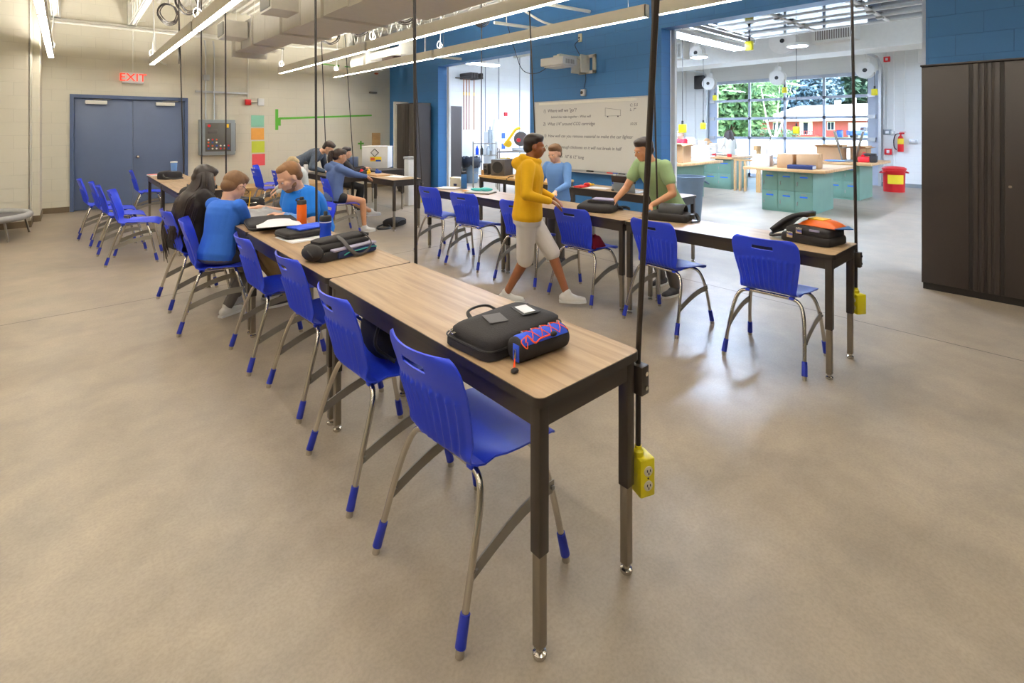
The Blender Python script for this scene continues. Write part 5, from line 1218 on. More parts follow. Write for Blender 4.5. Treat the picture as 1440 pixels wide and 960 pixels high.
person('boy in a blue t-shirt and glasses sitting bent over the table, seen from behind', (.88, 4.50), R(28), .84, (.88, 4.50, .545), (.96, 4.53, .955), (.72, .36, -.55),
       (1.20, 4.98, .80), (1.10, 4.70, .80), (1.12, 4.90, 0), (.98, 4.62, 0), 'skin_light', 'hair_brown', 'tee_blue', 'short', 'pants_grey', 'long', 'shoe_white', child=True, glasses=True, vox=.007, elbow=(.05, -.35, -1.0), headscale=1.06)
person('person in a black top with very long dark hair sitting beside the boy', (.78, 5.25), R(15), .93, (.80, 5.25, .545), (.86, 5.17, .985), (.85, -.05, -.45),
       (1.2, 5.35, .80), (1.18, 5.12, .80), (1.22, 5.35, 0), (1.15, 5.10, 0), 'skin_tan', 'hair_black', 'shirt_black', 'long', 'shorts_black', 'long', 'shoe_dark', hairstyle='long', vox=.009, elbow=(-.2, -.3, -.8), bulk=1.18)
person('bearded man in a bright blue polo shirt leaning over the table with a pencil', (1.72, 4.69), R(186), 1.06, (1.71, 4.70, .56), (1.53, 4.58, 1.00), (-.80, -.12, -.50),
       (1.36, 4.42, .80), (1.30, 4.93, .81), (1.46, 4.60, 0), (1.50, 4.86, 0), 'skin_light', 'hair_ginger', 'polo_blue', 'short', 'pants_khaki', 'long', 'shoe_dark', hairstyle='bald', beard=True, bulk=1.22, vox=.008, elbow=(.3, 0, -.6), curl=.9)
person('student in a slate blue hoodie and black shorts sitting at the far table', (2.87, 7.15), R(-8), .95, (2.88, 7.14, .55), (2.93, 7.15, 1.01), (.93, -.2, -.28),
       (3.42, 7.32, .80), (3.40, 7.12, .80), (3.92, 7.50, 0), (3.30, 7.02, 0), 'skin_tan', 'hair_dark', 'hoodie_slate', 'long', 'shorts_black', 'short', 'shoe_white', hairstyle='ponytail', hood=True, vox=.011, shortlen=.3, ltoe=((.9, -.1, 0), (.9, -.2, 0)))
person('dark-haired student in a black hoodie sitting by the far dark table', (3.75, 9.05), R(-20), .9, (3.8, 9.1, .54), (3.86, 9.06, .97), (.9, -.42, -.15),
       (4.2, 8.95, .80), (4.15, 8.8, .80), (4.1, 9.1, 0), (4.1, 8.9, 0), 'skin_light', 'hair_black', 'shirt_black', 'long', 'shorts_black', 'long', 'shoe_dark', hood=True, vox=.013)
person('person in a striped dark jacket bending far forward over a far table', (2.95, 9.05), R(-38), .98, (2.98, 9.00, .90), (3.32, 8.74, 1.13), (.6, -.5, -.65),
       (3.5, 8.75, .80), (3.3, 8.55, .80), (2.98, 9.1, 0), (2.9, 8.92, 0), 'skin_light', 'hair_dark', 'jacket_stripe', 'long', 'pants_grey', 'long', 'shoe_dark', vox=.013, kneepole=(.7, -.5, 0))
person('person in a pale grey top slumped low, behind the man in the blue polo', (2.62, 7.9), R(150), .85, (2.72, 7.9, .54), (2.64, 7.88, .93), (-.5, .2, -.8),
       (2.3, 7.8, .6), (2.35, 8.1, .6), (2.3, 7.9, 0), (2.35, 8.1, 0), 'skin_light', 'hair_blond', 'shirt_pale', 'long', 'pants_grey', 'long', 'shoe_dark', vox=.014)
person('student in a yellow hoodie and pale shorts walking past the second row of chairs', (2.99, 3.21), R(-50), .90, (3.00, 3.19, .77), (3.02, 3.17, 1.26), (.75, -.62, -.12),
       (3.31, 3.18, .90), (3.01, 2.92, .92), (3.22, 2.90, 0), (2.90, 3.36, 0), 'skin_brown', 'hair_black', 'hoodie_yellow', 'long', 'shorts_white', 'short', 'shoe_white', hood=True, vox=.010, hem=-.10, bulk=1.08, kneepole=(.7, -.7, .2), shortlen=1.0, ltoe=((.7, -.7, 0), (.7, -.7, 0)))
person('child in a light blue top standing behind the person in yellow', (4.22, 3.98), R(190), .80, (4.24, 3.98, .72), (4.20, 3.97, 1.14), (-.9, -.1, -.25),
       (3.95, 3.75, .85), (3.95, 4.15, .85), (4.20, 3.90, 0), (4.28, 4.08, 0), 'skin_light', 'hair_brown', 'light_blue_cloth', 'long', 'pants_grey', 'long', 'shoe_dark', child=True, vox=.011, kneepole=(-1, 0, 0))
person('person in a pale green t-shirt leaning on the table with both hands', (4.25, 2.62), R(172), .92, (4.27, 2.58, .78), (4.07, 2.66, 1.23), (-.78, .35, -.30),
       (3.83, 2.48, .86), (3.80, 2.86, .86), (4.18, 2.47, 0), (4.36, 2.72, 0), 'skin_tan', 'hair_black', 'tee_green', 'short', 'pants_grey', 'long', 'shoe_dark', vox=.009, kneepole=(-1, 0, 0), elbow=(.8, -.1, -.2))
person('child in a red shirt standing in the workshop by the open carton', (12.0, 6.85), R(150), .92, (12.0, 6.85, .80), (11.97, 6.87, 1.27), (-.8, .5, -.2),
       (11.6, 6.9, .95), (11.75, 7.1, .95), (12.0, 6.78, 0), (12.05, 6.95, 0), 'skin_fair', 'hair_blond', 'shirt_red', 'short', 'pants_grey', 'long', 'shoe_dark', vox=.016, kneepole=(-1, .5, 0))
person('person in a pale sweater with long brown hair, back turned, near the window door', (14.0, 6.55), R(60), .92, (14.0, 6.55, .80), (14.02, 6.58, 1.27), (.5, .8, -.1),
       (13.95, 6.85, 1.0), (14.3, 6.75, 1.0), (13.95, 6.6, 0), (14.1, 6.5, 0), 'skin_light', 'hair_dark', 'shirt_pale', 'long', 'pants_grey', 'long', 'shoe_dark', hairstyle='mid', vox=.016, kneepole=(.5, 1, 0))

# ------------------------------------------------------------------ the workshop
# sectional glass door in the outer wall
gd = bpy.data.objects.new('door_2', None); COL.objects.link(gd); gd['kind'] = 'structure'; gd.location = (XG, 5.98, 0)
b = MB(); b.box(-.03, .02, -2.4, -2.12, 0, 3.1); b.box(-.03, .02, 2.12, 2.4, 0, 3.1)
b.box(-.03, .02, -2.12, 2.12, 3.0, 3.1)
zs = [0, .62, 1.24, 1.86, 2.44, 3.0]
for z in zs[1:-1]: b.box(-.03, .02, -2.12, 2.12, z-.04, z+.04)
b.box(-.03, .02, -2.12, 2.12, 0, .12)
for y in (-1.06, 0, 1.06): b.box(-.03, .02, y-.035, y+.035, 0, 3.0)
b.build('rail_frame', 'rail_grey', gd)
ys = [-2.12, -1.06, 0, 1.06, 2.12]
for i in range(5):
    for j in range(4):
        p = MB(); p.box(-.008, -.002, ys[j]+.03, ys[j+1]-.03, zs[i]+.03, zs[i+1]-.03); p.build('pane', 'window_glass', gd)
for s_ in (-1, 1):
    b = MB(); b.box(-.16, -.05, s_*2.42-.03, s_*2.42+.03, 0, 3.0); b.tube([(-.1, s_*2.42, 2.95), (-.14, s_*2.42, 3.2), (-.35, s_*2.42, 3.38), (-.8, s_*2.42, 3.42), (-3.0, s_*2.42, 3.44)], .035, 8, smooth=4); b.build('track', 'alu', gd)
    for z in zs[1:-1]: b = MB(); b.box(-.09, -.03, s_*2.25-.06, s_*2.25+.12, z-.05, z+.05); b.build('hinge', 'alu', gd)
# raised glass door over the near opening
rd = bpy.data.objects.new('door_3', None); COL.objects.link(rd); rd['kind'] = 'structure'; rd.location = (7.15, 2.55, 3.24)
b = MB()
for k in range(6): b.box(k*.52-.022, k*.52+.022, -1.6, 1.6, -.02, .02)
for y in (-1.58, -.53, .53, 1.58): b.box(0, 2.6, y-.02, y+.02, -.02, .02)
b.build('rail_frame', 'white_paint', rd)
for k in range(5):
    for j in range(3): p = MB(); p.box(k*.52+.04, k*.52+.48, -1.55+j*1.055, -.56+j*1.055, -.004, .004); p.build('pane', 'window_glass', rd)
for s_ in (-1, 1):
    b = MB(); b.box(-.3, 2.9, s_*1.68-.025, s_*1.68+.025, -.06, .04); b.tube([(-.35, s_*1.68, -.5), (-.3, s_*1.68, -.15), (-.05, s_*1.68, 0), (.3, s_*1.68, 0)], .025, 8, smooth=4)
    for x in (.3, 1.5, 2.8): b.cyl((x, s_*1.68, 0), (x, s_*1.68, .9), .012, n=6)
    b.build('track', 'alu', rd)
for k in range(5):
    for y in (-.53, .53): b = MB(); b.box(k*.52-.06, k*.52+.06, y-.04, y+.04, -.05, -.02); b.build('hinge', 'brace_steel', rd)
# locker workbenches
def locker_bank(label, x0, y0, group, cols=3, x_depth=.5, w=.30, H=.72, face=-1):
    t = thing('locker_cabinet', label, 'locker', (x0, y0, 0), 0, group)
    b = MB(); b.box(0, x_depth, 0, cols*w, .0, H); b.build('locker_body', 'locker_green', t)
    for c in range(cols):
        for r_ in range(2):
            z0 = .04+r_*(H-.05)/2; z1 = z0+(H-.07)/2; y0_ = c*w+.012; y1_ = (c+1)*w-.012
            xa, xb = (-.012, 0) if face < 0 else (x_depth, x_depth+.012)
            b = MB(); b.rbox(xa, xb, y0_, y1_, z0, z1, .003); d = b.build('locker_door', 'locker_green', t)
            xx = xa if face < 0 else xb; e = -.001 if face < 0 else .001
            b = MB(); b.box(min(xx, xx+e*3), max(xx, xx+e*3), y0_+.07, y1_-.07, z1-.10, z1-.085+.008); b.build('tape_label', 'tape_blue', d)
            b = MB(); b.rbox(min(xx, xx+e*8), max(xx, xx+e*8), y0_+.09, y1_-.09, z1-.05, z1-.035, .002); b.build('card_holder', 'steel_grey', d)
            b = MB(); b.rbox(min(xx, xx+e*14), max(xx, xx+e*14), y1_-.035, y1_-.02, z0+.10, z0+.17, .003); b.build('handle', 'brace_steel', d)
    return t
def bench(nm, x0, x1, y0, y1, lx, ly, cols, depth=1.05, w=.30, H=.76):
    locker_bank('green steel lockers on the near side of the %s island' % nm, lx, ly, 'green lockers under the workshop islands', cols, depth/2, w, H)
    locker_bank('green steel lockers on the window side of the %s island' % nm, lx+depth/2+.001, ly, 'green lockers under the workshop islands', cols, depth/2, w, H, face=1)
    b = MB(); b.rbox(x0, x1, y0, y1, H+.001, H+.055, .006); o = b.build('worktop', 'butcher_block'); tag(o, 'thick butcher-block worktop on the %s island' % nm, 'worktop'); return o
bench('front centre', 9.6, 11.4, 2.87, 4.25, 9.88, 3.14, 3, 1.1, .29)
bench('right rear', 12.3, 13.9, 2.84, 4.4, 12.62, 3.12, 3, 1.0, .30)
bench('left rear', 12.4, 13.8, 5.75, 7.4, 12.5, 5.82, 3, .95, .36)
bench('left front', 9.3, 11.1, 5.35, 6.9, 9.66, 5.64, 3, 1.1, .30)
def carton(label, x, y, z, rz, w, d, h, mt='cardboard', open_=False, name='cardboard_box'):
    t = thing(name, label, 'box', (x, y, z), rz)
    b = MB(); th = .006
    if open_:
        b.box(-w/2, w/2, -d/2, d/2, 0, th)
        for a0, a1, c0, c1 in ((-w/2, -w/2+th, -d/2, d/2), (w/2-th, w/2, -d/2, d/2), (-w/2, w/2, -d/2, -d/2+th), (-w/2, w/2, d/2-th, d/2)): b.box(a0, a1, c0, c1, 0, h)
        b.build('carton', mt, t)
        for sx, sy in ((-1, 0), (1, 0), (0, -1), (0, 1)):
            f = MB()
            if sx: f.add([(sx*w/2, -d/2, h), (sx*w/2, d/2, h), (sx*(w/2+.10), d/2, h+.05), (sx*(w/2+.10), -d/2, h+.05), (sx*w/2, -d/2, h+th), (sx*w/2, d/2, h+th), (sx*(w/2+.10), d/2, h+.05+th), (sx*(w/2+.10), -d/2, h+.05+th)], [(0,3,2,1),(4,5,6,7),(0,1,5,4),(1,2,6,5),(2,3,7,6),(3,0,4,7)])
            else: f.add([(-w/2, sy*d/2, h), (w/2, sy*d/2, h), (w/2, sy*(d/2+.1), h+.03), (-w/2, sy*(d/2+.1), h+.03), (-w/2, sy*d/2, h+th), (w/2, sy*d/2, h+th), (w/2, sy*(d/2+.1), h+.03+th), (-w/2, sy*(d/2+.1), h+.03+th)], [(0,3,2,1),(4,5,6,7),(0,1,5,4),(1,2,6,5),(2,3,7,6),(3,0,4,7)])
            f.build('flap', mt, t)
    else: b.rbox(-w/2, w/2, -d/2, d/2, 0, h, .004); b.build('carton', mt, t); f = MB(); f.box(-.025, .025, -d/2-.001, d/2+.001, h-.06, h+.0015); f.build('packing_tape', 'crate_wood' if mt == 'cardboard' else 'grey_cloth', t)
    return t
TZ = .815
carton('plain brown carton on the front centre island', 10.05, 3.25, TZ, R(8), .42, .34, .26)
carton('brown carton pressed against the larger one on the front centre island', 9.95, 3.58, TZ, R(3), .34, .26, .25)
carton('white carton on the front centre island left of the brown ones', 9.95, 4.02, TZ, R(10), .34, .30, .22, 'box_white')
o = thing('book', 'dark navy hardback lying at the front edge of the front centre island', 'book', (9.75, 3.28, TZ), R(4)); b = MB(); b.rbox(-.12, .12, -.2, .2, 0, .07, .005); b.build('book_cover', 'navy_fabric', o); b = MB(); b.box(-.115, .1, -.205, -.195, .01, .06); b.build('pages', 'paper', o)
o = thing('plastic_tray', 'clear plastic tray heap at the left corner of the front centre island', 'tray', (10.5, 4.1, TZ), R(5)); b = MB(); b.rbox(-.35, .35, -.12, .12, 0, .1, .03); b.build('tray', 'plastic_clear', o)
carton('open carton with raised flaps on the right rear island', 12.9, 3.72, TZ, R(5), .45, .5, .3, open_=True)
carton('smaller open carton beside the stool legs on the right rear island', 13.1, 3.22, TZ, R(0), .36, .3, .28, open_=True)
t = thing('upturned_stool', 'grey steel stool standing upside down with its legs in the air', 'stool', (12.75, 3.35, TZ), R(10))
b = MB(); b.lathe([(.16, 0), (.17, .01), (.17, .03), (.15, .035)], 20); b.build('seat', 'box_grey', t)
for sx in (-1, 1):
    for sy in (-1, 1): b = MB(); b.cyl((sx*.1, sy*.11, .03), (sx*.16, sy*.26, .66), .016, .016, 10); b.build('leg', 'steel_grey', t)
b = MB()
for z, k in ((.3, .175), (.5, .22)): b.tube([(-.14, -k, z), (.14, -k, z), (.14, k, z), (-.14, k, z)], .007, 6, closed=True)
b.build('footrest', 'steel_grey', t)
t = thing('power_tool_set', 'red and black cordless tools at the right end of the right rear island', 'tool', (12.75, 2.98, TZ), R(5))
b = MB(); b.rbox(-.12, .12, -.02, .18, 0, .12, .02); b.cyl((-.05, .1, .12), (.1, .1, .17), .04, n=12); b.build('red_body', 'red_bright', t)
b = MB(); b.rbox(-.1, .1, -.14, -.02, 0, .15, .02); b.rbox(-.05, .14, -.12, .1, .14, .19, .015); b.build('black_body', 'black_rubber', t)
o = thing('rag', 'blue rag on the right rear island by the cartons', 'cloth', (12.5, 3.55, TZ)); b = MB(); b.sph((0, 0, .02), (.12, .2, .02), 12); b.build('rag_heap', 'light_blue_cloth', o)
carton('large open brown carton on the left front island', 9.75, 5.75, TZ, R(10), .5, .5, .34, open_=True)
b = MB(); b.box(-.002, 0, -.12, .02, .1, .2); 
cloth('plastic_sheeting', 'crumpled clear plastic sheeting spilling over the left front island', 'plastic sheet', (9.5, 6.0, TZ), 0, .5, .9, .12, 'plastic_film', 4, 22)
o = thing('wooden_post', 'thin wooden batten standing upright on the left front island', 'batten', (10.6, 5.95, TZ)); b = MB(); b.box(-.02, .02, -.03, .03, 0, .36); b.build('batten', 'crate_wood', o)
t = thing('board_stack', 'stack of spaced white boards at the right end of the left front island', 'boards', (10.88, 5.72, TZ), R(10))
for k in range(5): b = MB(); b.box(-.18, .18, -.22, .22, k*.075, .03+k*.075); b.box(-.17, -.14, -.2, .2, .03+k*.075, .075+k*.075) if k < 4 else None; b.build('board', 'box_white', t)
for i, (x, y, h) in enumerate(((12.7, 6.95, .42), (12.75, 6.72, .36), (12.9, 7.15, .46), (12.95, 6.5, .3))):
    t = thing('plastic_tub', 'white plastic tub on the left rear island, %s' % ['front left of the group', 'just right of the front left one', 'tallest at the back', 'smallest on the right'][i], 'tub', (x, y, TZ), 0, 'white tubs on the left rear island')
    b = MB(); b.lathe([(.1, 0), (.12, h*.9), (.125, h)], 16); b.build('tub_body', 'box_white', t); b = MB(); b.lathe([(.128, h), (.128, h+.02), (.11, h+.025)], 16); b.build('tub_lid', 'white_plastic', t)
b = MB(); b.sph((0, 0, .16), (.12, .16, .16), 12); b.sph((0, .05, .3), (.08, .1, .1), 10); o = b.build('brown_paper_roll', 'cardboard'); o.location = (14.6, 7.5, .85); tag(o, 'brown paper bundle on top of white carts near the window', 'paper')
t = thing('utility_cart', 'white utility cart in front of the window door, paper bundle on top', 'cart', (14.6, 7.5, 0)); b = MB(); b.rbox(-.3, .3, -.4, .4, .8, .85, .01); b.rbox(-.3, .3, -.4, .4, .2, .25, .01)
b.build('shelves', 'white_plastic', t)
for sx in (-1, 1):
    for sy in (-1, 1): b = MB(); b.cyl((sx*.27, sy*.37, .08), (sx*.27, sy*.37, .84), .015, n=8); b.build('post', 'white_plastic', t); b = MB(); b.cyl((sx*.27-.015, sy*.37, .05), (sx*.27+.015, sy*.37, .05), .05, n=14); b.build('caster', 'black_rubber', t)
t = thing('bar_clamp', 'long red bar clamp lying on the left rear island', 'clamp', (12.6, 6.15, TZ), R(75)); b = MB(); b.box(-.3, .3, -.012, .012, .03, .05); b.build('bar', 'steel_grey', t)
for x in (-.28, .2): b = MB(); b.rbox(x-.05, x+.05, -.03, .03, 0, .08, .012); b.build('jaw', 'red_paint', t)
# timber frame leaning between the islands
t = thing('timber_frame', 'unpainted timber stud frame standing between the rear islands', 'frame', (12.45, 5.45, 0), R(5))
for i, y in enumerate((-.28, 0, .12, .24)):
    b = MB(); b.box(-.045, .045, y-.02, y+.02, 0, 1.12 if y < -.2 else .78); b.build('stud', 'crate_wood', t)
b = MB(); b.box(-.05, .05, -.36, -.20, 1.0, 1.12); b.box(-.05, .05, -.3, .26, .74, .78); b.box(-.05, .05, -.36, -.3, 0, 1.12); b.build('rail', 'crate_wood', t)
t = thing('gas_hose', 'thin grey bent hose stand beside the hanging yellow outlet', 'hose', (12.6, 5.0, 0)); b = MB(); b.tube([(0, 0, 0), (0, 0, 1.0), (.05, -.05, 1.25), (0, -.1, 1.4)], .012, 6, smooth=4); b.lathe([(.12, 0), (.12, .02), (.02, .03)], 14); b.build('hose_tube', 'steel_grey', t)
# grey trash can with bag-less rim and handles
def can(label, x, y, rt, rb, h, mt, bag_=False, name='trash_can', cat='trash can'):
    t = thing(name, label, cat, (x, y, 0))
    b = MB(); b.lathe([(rb, 0), (rb+.003, .02), (rt*.96, h*.88), (rt, h*.9), (rt, h*.96), (rt+.015, h*.965), (rt+.018, h), (rt-.005, h), (rt-.02, h*.9), (rb-.02, .03)], 32); b.build('barrel', mt, t)
    for s_ in (-1, 1): b = MB(); a = -.84 if s_ < 0 else 2.3; c, q = math.cos(a), math.sin(a); b.tube([(rt*c-.06*q, rt*q+.06*c, h*.9), ((rt+.06)*c-.06*q, (rt+.06)*q+.06*c, h*.84), ((rt+.06)*c+.06*q, (rt+.06)*q-.06*c, h*.84), (rt*c+.06*q, rt*q-.06*c, h*.9)], .014, 8, smooth=3); b.build('handle', mt, t)
    if bag_:
        b = MB(); n = 32; P = []
        for i in range(n+1):
            a = 2*PI*i/n; w_ = .02*math.sin(a*5)+.015*math.sin(a*11); P.append([((rt-.03)*math.cos(a), (rt-.03)*math.sin(a), h*.8), ((rt+.01)*math.cos(a), (rt+.01)*math.sin(a), h+.03+w_), ((rt+.03)*math.cos(a), (rt+.03)*math.sin(a), h*.95), ((rt+.02)*math.cos(a), (rt+.02)*math.sin(a), h*.66+w_*2)])
        b.grid(P); g = b.build('bin_liner', 'bin_bag', t); g.modifiers.new('thickness', 'SOLIDIFY').thickness = .002
    return t
can('grey round trash can standing behind the right half of the second row', 7.75, 4.35, .27, .21, .74, 'bin_grey')
can('grey trash can with a black liner, seen through the left opening', 8.60, 11.50, .26, .2, .70, 'bin_grey', True)
t = can('red round safety can with a yellow label by the window wall', 15.1, 3.02, .23, .21, .55, 'red_paint', name='oily_waste_can', cat='waste can')
b = MB(); b.lathe([(.245, .55), (.25, .57), (.2, .6), (.05, .62)], 28); b.build('lid', 'red_paint', t)
T_ = Matrix.Rotation(R(200), 4, 'Z'); b = MB(T_); b.add([(.24*math.cos(a), .24*math.sin(a), z) for z in (.2, .42) for a in [R(-40+10*k) for k in range(9)]], [(k, k+1, 10+k, 9+k) for k in range(8)]); b.build('label', 'logo_yellow', t)
# things on the far right workshop wall
t = thing('fire_extinguisher', 'red fire extinguisher with yellow tag on the workshop wall', 'fire extinguisher', (XG-.1, 3.12, .93))
b = MB(); b.lathe([(.06, 0), (.065, .01), (.065, .34), (.05, .39), (.02, .42), (.02, .46)], 20); b.build('cylinder', 'red_paint', t)
b = MB(); b.lathe([(.0665, .20), (.067, .205), (.067, .34), (.0665, .345)], 20); b.build('label_band', 'logo_yellow', t)
b = MB(); b.rbox(-.02, .02, -.08, .03, .46, .50, .005); b.box(-.01, .01, -.11, .02, .51, .52); b.build('lever', 'red_paint', t)
b = MB(); b.tube([(0, .02, .47), (-.02, .1, .45), (-.02, .14, .3), (-.02, .13, .12), (-.02, .08, .05)], .012, 8, smooth=5); b.build('hose', 'black_rubber', t)
for (y, z, w, h, mt, nm, lb) in ((3.42, 1.44, .09, .07, 'box_grey', 'switch_box', 'grey electrical box left of the extinguisher, upper'), (3.30, 1.42, .05, .06, 'alu', 'switch_plate', 'narrow metal switch plate just left of the extinguisher'), (3.40, .92, .08, .08, 'red_bright', 'call_point', 'small red call point below the grey electrical box'),
                               (2.87, 1.20, .09, .06, 'alu', 'outlet_plate', 'metal outlet plate right of the extinguisher'), (3.43, 3.38, .07, .07, 'red_paint', 'fire_alarm', 'red fire alarm box high on the right workshop wall')):
    t = thing(nm, lb, 'wall fitting', (XG, y, z)); b = MB(); b.rbox(-.05, 0, -w, w, -h, h, .008); b.build('cover', mt, t); b = MB(); b.rbox(-.056, -.05, -w*.4, w*.4, -h*.5, h*.5, .003); b.build('button', 'white_plastic', t)
c = MB()
for y, z0 in ((3.42, 1.5), (3.05, 1.5), (3.28, 0), (3.5, .1)): c.tube([(XG-.025, y, z0), (XG-.025, y, 3.7)], .013)
tag(c.build('conduit_run', 'white_paint'), 'white vertical conduits on the workshop wall above the extinguisher', 'conduit')
c = MB(); c.tube([(XG-.04, 3.7, 3.72), (XG-.04, 1.5, 3.72)], .02); tag(c.build('conduit', 'white_paint'), 'white horizontal conduit high on the right workshop wall', 'conduit')
c = MB(); c.rbox(XG-.15, XG, 2.2, 2.75, 3.2, 3.75, .01); tag(c.build('junction_cabinet', 'white_paint'), 'white square box high on the workshop wall above the dark cabinet', 'electrical box')
c = MB()
for y in (8.9, 9.25, 9.9): c.tube([(XG-.025, y, 0), (XG-.025, y, 3.6)], .02)
tag(c.build('conduit_run', 'white_paint'), 'white vertical pipes on the workshop wall left of the window door', 'conduit')
c = MB(); c.rbox(XG-.2, XG, 8.45, 8.85, 2.9, 3.35, .02); tag(c.build('wall_speaker', 'black_rubber'), 'black box speaker high beside the left track of the window door', 'speaker')
# workshop duct, registers, lights
t = thing('air_duct', 'white rectangular duct crossing the workshop ceiling with slatted registers', 'duct', (12.9, 0, 0))
b = MB(); b.box(0, .9, -5.9, 12.2, 3.25, 3.95); b.build('duct_body', 'duct_white', t)
for y in (3.6, 7.6, -.5):
    b = MB(); b.box(-.35, 0, y-.42, y+.42, 3.45, 3.9); r_ = b.build('register_box', 'duct_white', t)
    b = MB(); b.box(-.36, -.352, y-.34, y+.34, 3.5, 3.84); g = b.build('register', 'grille_dark', r_)
    for k in range(15): b = MB(); b.box(-.37, -.358, y-.33+k*.045, y-.315+k*.045, 3.5, 3.84); b.build('slat', 'duct_white', g)
for i, (x, y) in enumerate(((13.0, 6.3), (13.0, 4.05), (12.9, 8.6), (12.9, 1.6), (9.0, -1.0))):
    t = thing('high_bay_light', 'round recessed-looking workshop light, %s' % ['left of the two over the window', 'right of the two over the window', 'far left hidden behind the blue wall', 'far right over the dark cabinet', 'one behind the blue wall at right'][i], 'ceiling light', (x-1.2, y, 3.30), 0, 'round workshop lights')
    b = MB(); b.lathe([(.1, .08), (.2, .06), (.22, 0)], 24); b.build('shade', 'white_paint', t); b = MB(); b.lathe([(.19, .0), (.19, .008)], 24); b.build('lens', 'garage_lens', t); b = MB(); b.cyl((0, 0, .08), (0, 0, .9), .006, n=6); b.build('stem', 'white_paint', t)
for (x0, x1, y, z, lb) in ((7.45, 10.0, 4.48, 3.08, 'bright strip light hanging just inside the right opening'), (7.0, 8.3, 9.95, 3.13, 'bright strip light seen through the top of the left opening'), (7.4, 9.8, -2.2, 3.4, 'added unseen strip light brightening the workshop, behind the blue wall at right'), (13.9, 16.0, -1.6, 3.4, 'added unseen strip light brightening the workshop, near the outer wall at right'), (10.5, 12.6, -3.6, 3.4, 'added unseen strip light brightening the workshop, farthest to the right'), (10.6, 12.6, 9.6, 3.1, 'added unseen strip light brightening the workshop, over the far left corner'), (10.0, 12.0, 7.6, 3.3, 'added unseen strip light brightening the workshop, over the left islands')):  # fixtures out of view are added lamps that brighten the workshop
    t = thing('strip_light', lb, 'ceiling light', ((x0+x1)/2, y, z), 0, 'workshop strip lights'); L = (x1-x0)/2
    b = MB(); b.rbox(-L, L, -.13, .13, .02, .09, .01); b.build('housing', 'white_paint', t); b = MB(); b.rbox(-L+.02, L-.02, -.115, .115, 0, .022, .004); b.build('lens', 'garage_lens', t)
    for x in (-L+.2, L-.2): b = MB(); b.cyl((x, 0, .09), (x, 0, 4.1-z), .004, n=5); b.build('hanger', 'steel_white', t)
# cord reels with yellow outlet boxes
def reel(x, y, z, zb, lb, r_=.2, big=False):
    t = thing('cord_reel', lb, 'cord reel', (x, y, z), 0, 'ceiling cord reels in the workshop')
    b = MB(); T = Matrix.Rotation(R(90), 4, 'Y'); b.lathe([(.06, -.09), (r_, -.09), (r_, -.075), (.12, -.07), (.12, .07), (r_, .075), (r_, .09), (.06, .09)], 28, T=T); b.build('drum', 'white_paint', t)
    b = MB(); b.tube([(.0, .6*r_*math.cos(a), .6*r_*math.sin(a)) for a in [2*PI*k/18 for k in range(18)]], .012, 6, closed=True); b.cyl((-.1, 0, 0), (.1, 0, 0), .05, n=14); b.build('hub', 'dot_black', t)
    b = MB(); b.box(-.1, .1, -.05, .05, r_-.02, r_+.12); b.cyl((0, 0, r_+.1), (0, 0, 4.15-z), .015, n=6); b.build('bracket', 'white_paint', t)
    b = MB(); b.tube([(0, -r_*.85, -.05), (0, -r_*.9, -.2), (0, -r_*.9, zb-z+.06)], .006, 5); b.build('cord', 'dot_black', t)
    b = MB(); b.rbox(-.05, .05, -r_*.9-.06, -r_*.9+.06, zb-z-.1, zb-z+.06, .012); b.build('outlet_box', 'yellow_box', t)
    b = MB(); b.cyl((0, -r_*.9, zb-z+.06), (0, -r_*.9, zb-z+.13), .02, n=8); b.build('cord_stop', 'dot_black', t)
    return t
reel(14.9, 7.62, 2.93, 2.5, 'white cord reel at the left end of the window door')
reel(14.9, 5.62, 2.95, 2.62, 'white cord reel above the middle of the window door')
reel(14.9, 3.55, 2.98, 2.45, 'white cord reel at the right end of the window door')
reel(13.0-.6, 4.55, 3.55, 1.52, 'larger cord reel near the duct, cord reaching far down to a yellow outlet', .3)
reel(12.3, 6.62, 3.5, 1.62, 'cord reel whose yellow outlet hangs over the person in the pale sweater', .18)
reel(8.8, 5.2, 3.6, 1.55, 'cord reel just inside the right opening beside the blue wall', .18)
reel(9.1, 4.05, 3.5, 3.02, 'cord reel above the end of the strip light with outlet wound up', .15)
# left opening: broom rack, tool stand
t = thing('broom_rack', 'wall rack of push brooms hanging heads up in the far white room', 'broom rack', (8.72, YW-.02, 3.0))
b = MB(); b.box(-.1, .6, -.06, 0, .02, .06); b.build('rail', 'steel_grey', t)
for k, x in enumerate((.08, .18, .28, .46)):
    h = thing('push_broom', '%s push broom hanging on the wall rack, wooden handle down' % ['leftmost', 'second', 'third', 'rightmost'][k], 'broom', (8.72+x, YW-.1, 3.0), 0, 'push brooms on the rack')
    b = MB(); b.rbox(-.04, .04, -.5, .05, .0, .07, .01); b.rbox(-.045, .045, -.5, .05, .07, .17, .02); b.build('brush_head', 'broom_head', h)
    b = MB(); b.cyl((0, -.1, .0), (0, -.1, -1.5), .014, n=8); b.build('handle', 'broom_handle', h)
    b = MB(); b.cyl((0, -.1, -.38), (0, -.1, -.48), .016, n=8); b.build('handle_band', 'tool_yellow', h)
t = thing('fire_alarm', 'small red and white alarm on the far wall seen through the left opening', 'wall fitting', (10.6, YW, 2.0)); b = MB(); b.rbox(-.07, .05, -.05, 0, -.06, .06, .006); b.build('alarm_box', 'red_bright', t); b = MB(); b.rbox(.05, .16, -.05, 0, -.05, .05, .006); b.build('strobe', 'white_plastic', t)
c = MB()
for x in (9.75, 10.3, 11.2): c.tube([(x, YW-.03, .1), (x, YW-.03, 3.9)], .012)
tag(c.build('conduit_run', 'box_grey'), 'grey vertical conduits on the far wall seen through the left opening', 'conduit')
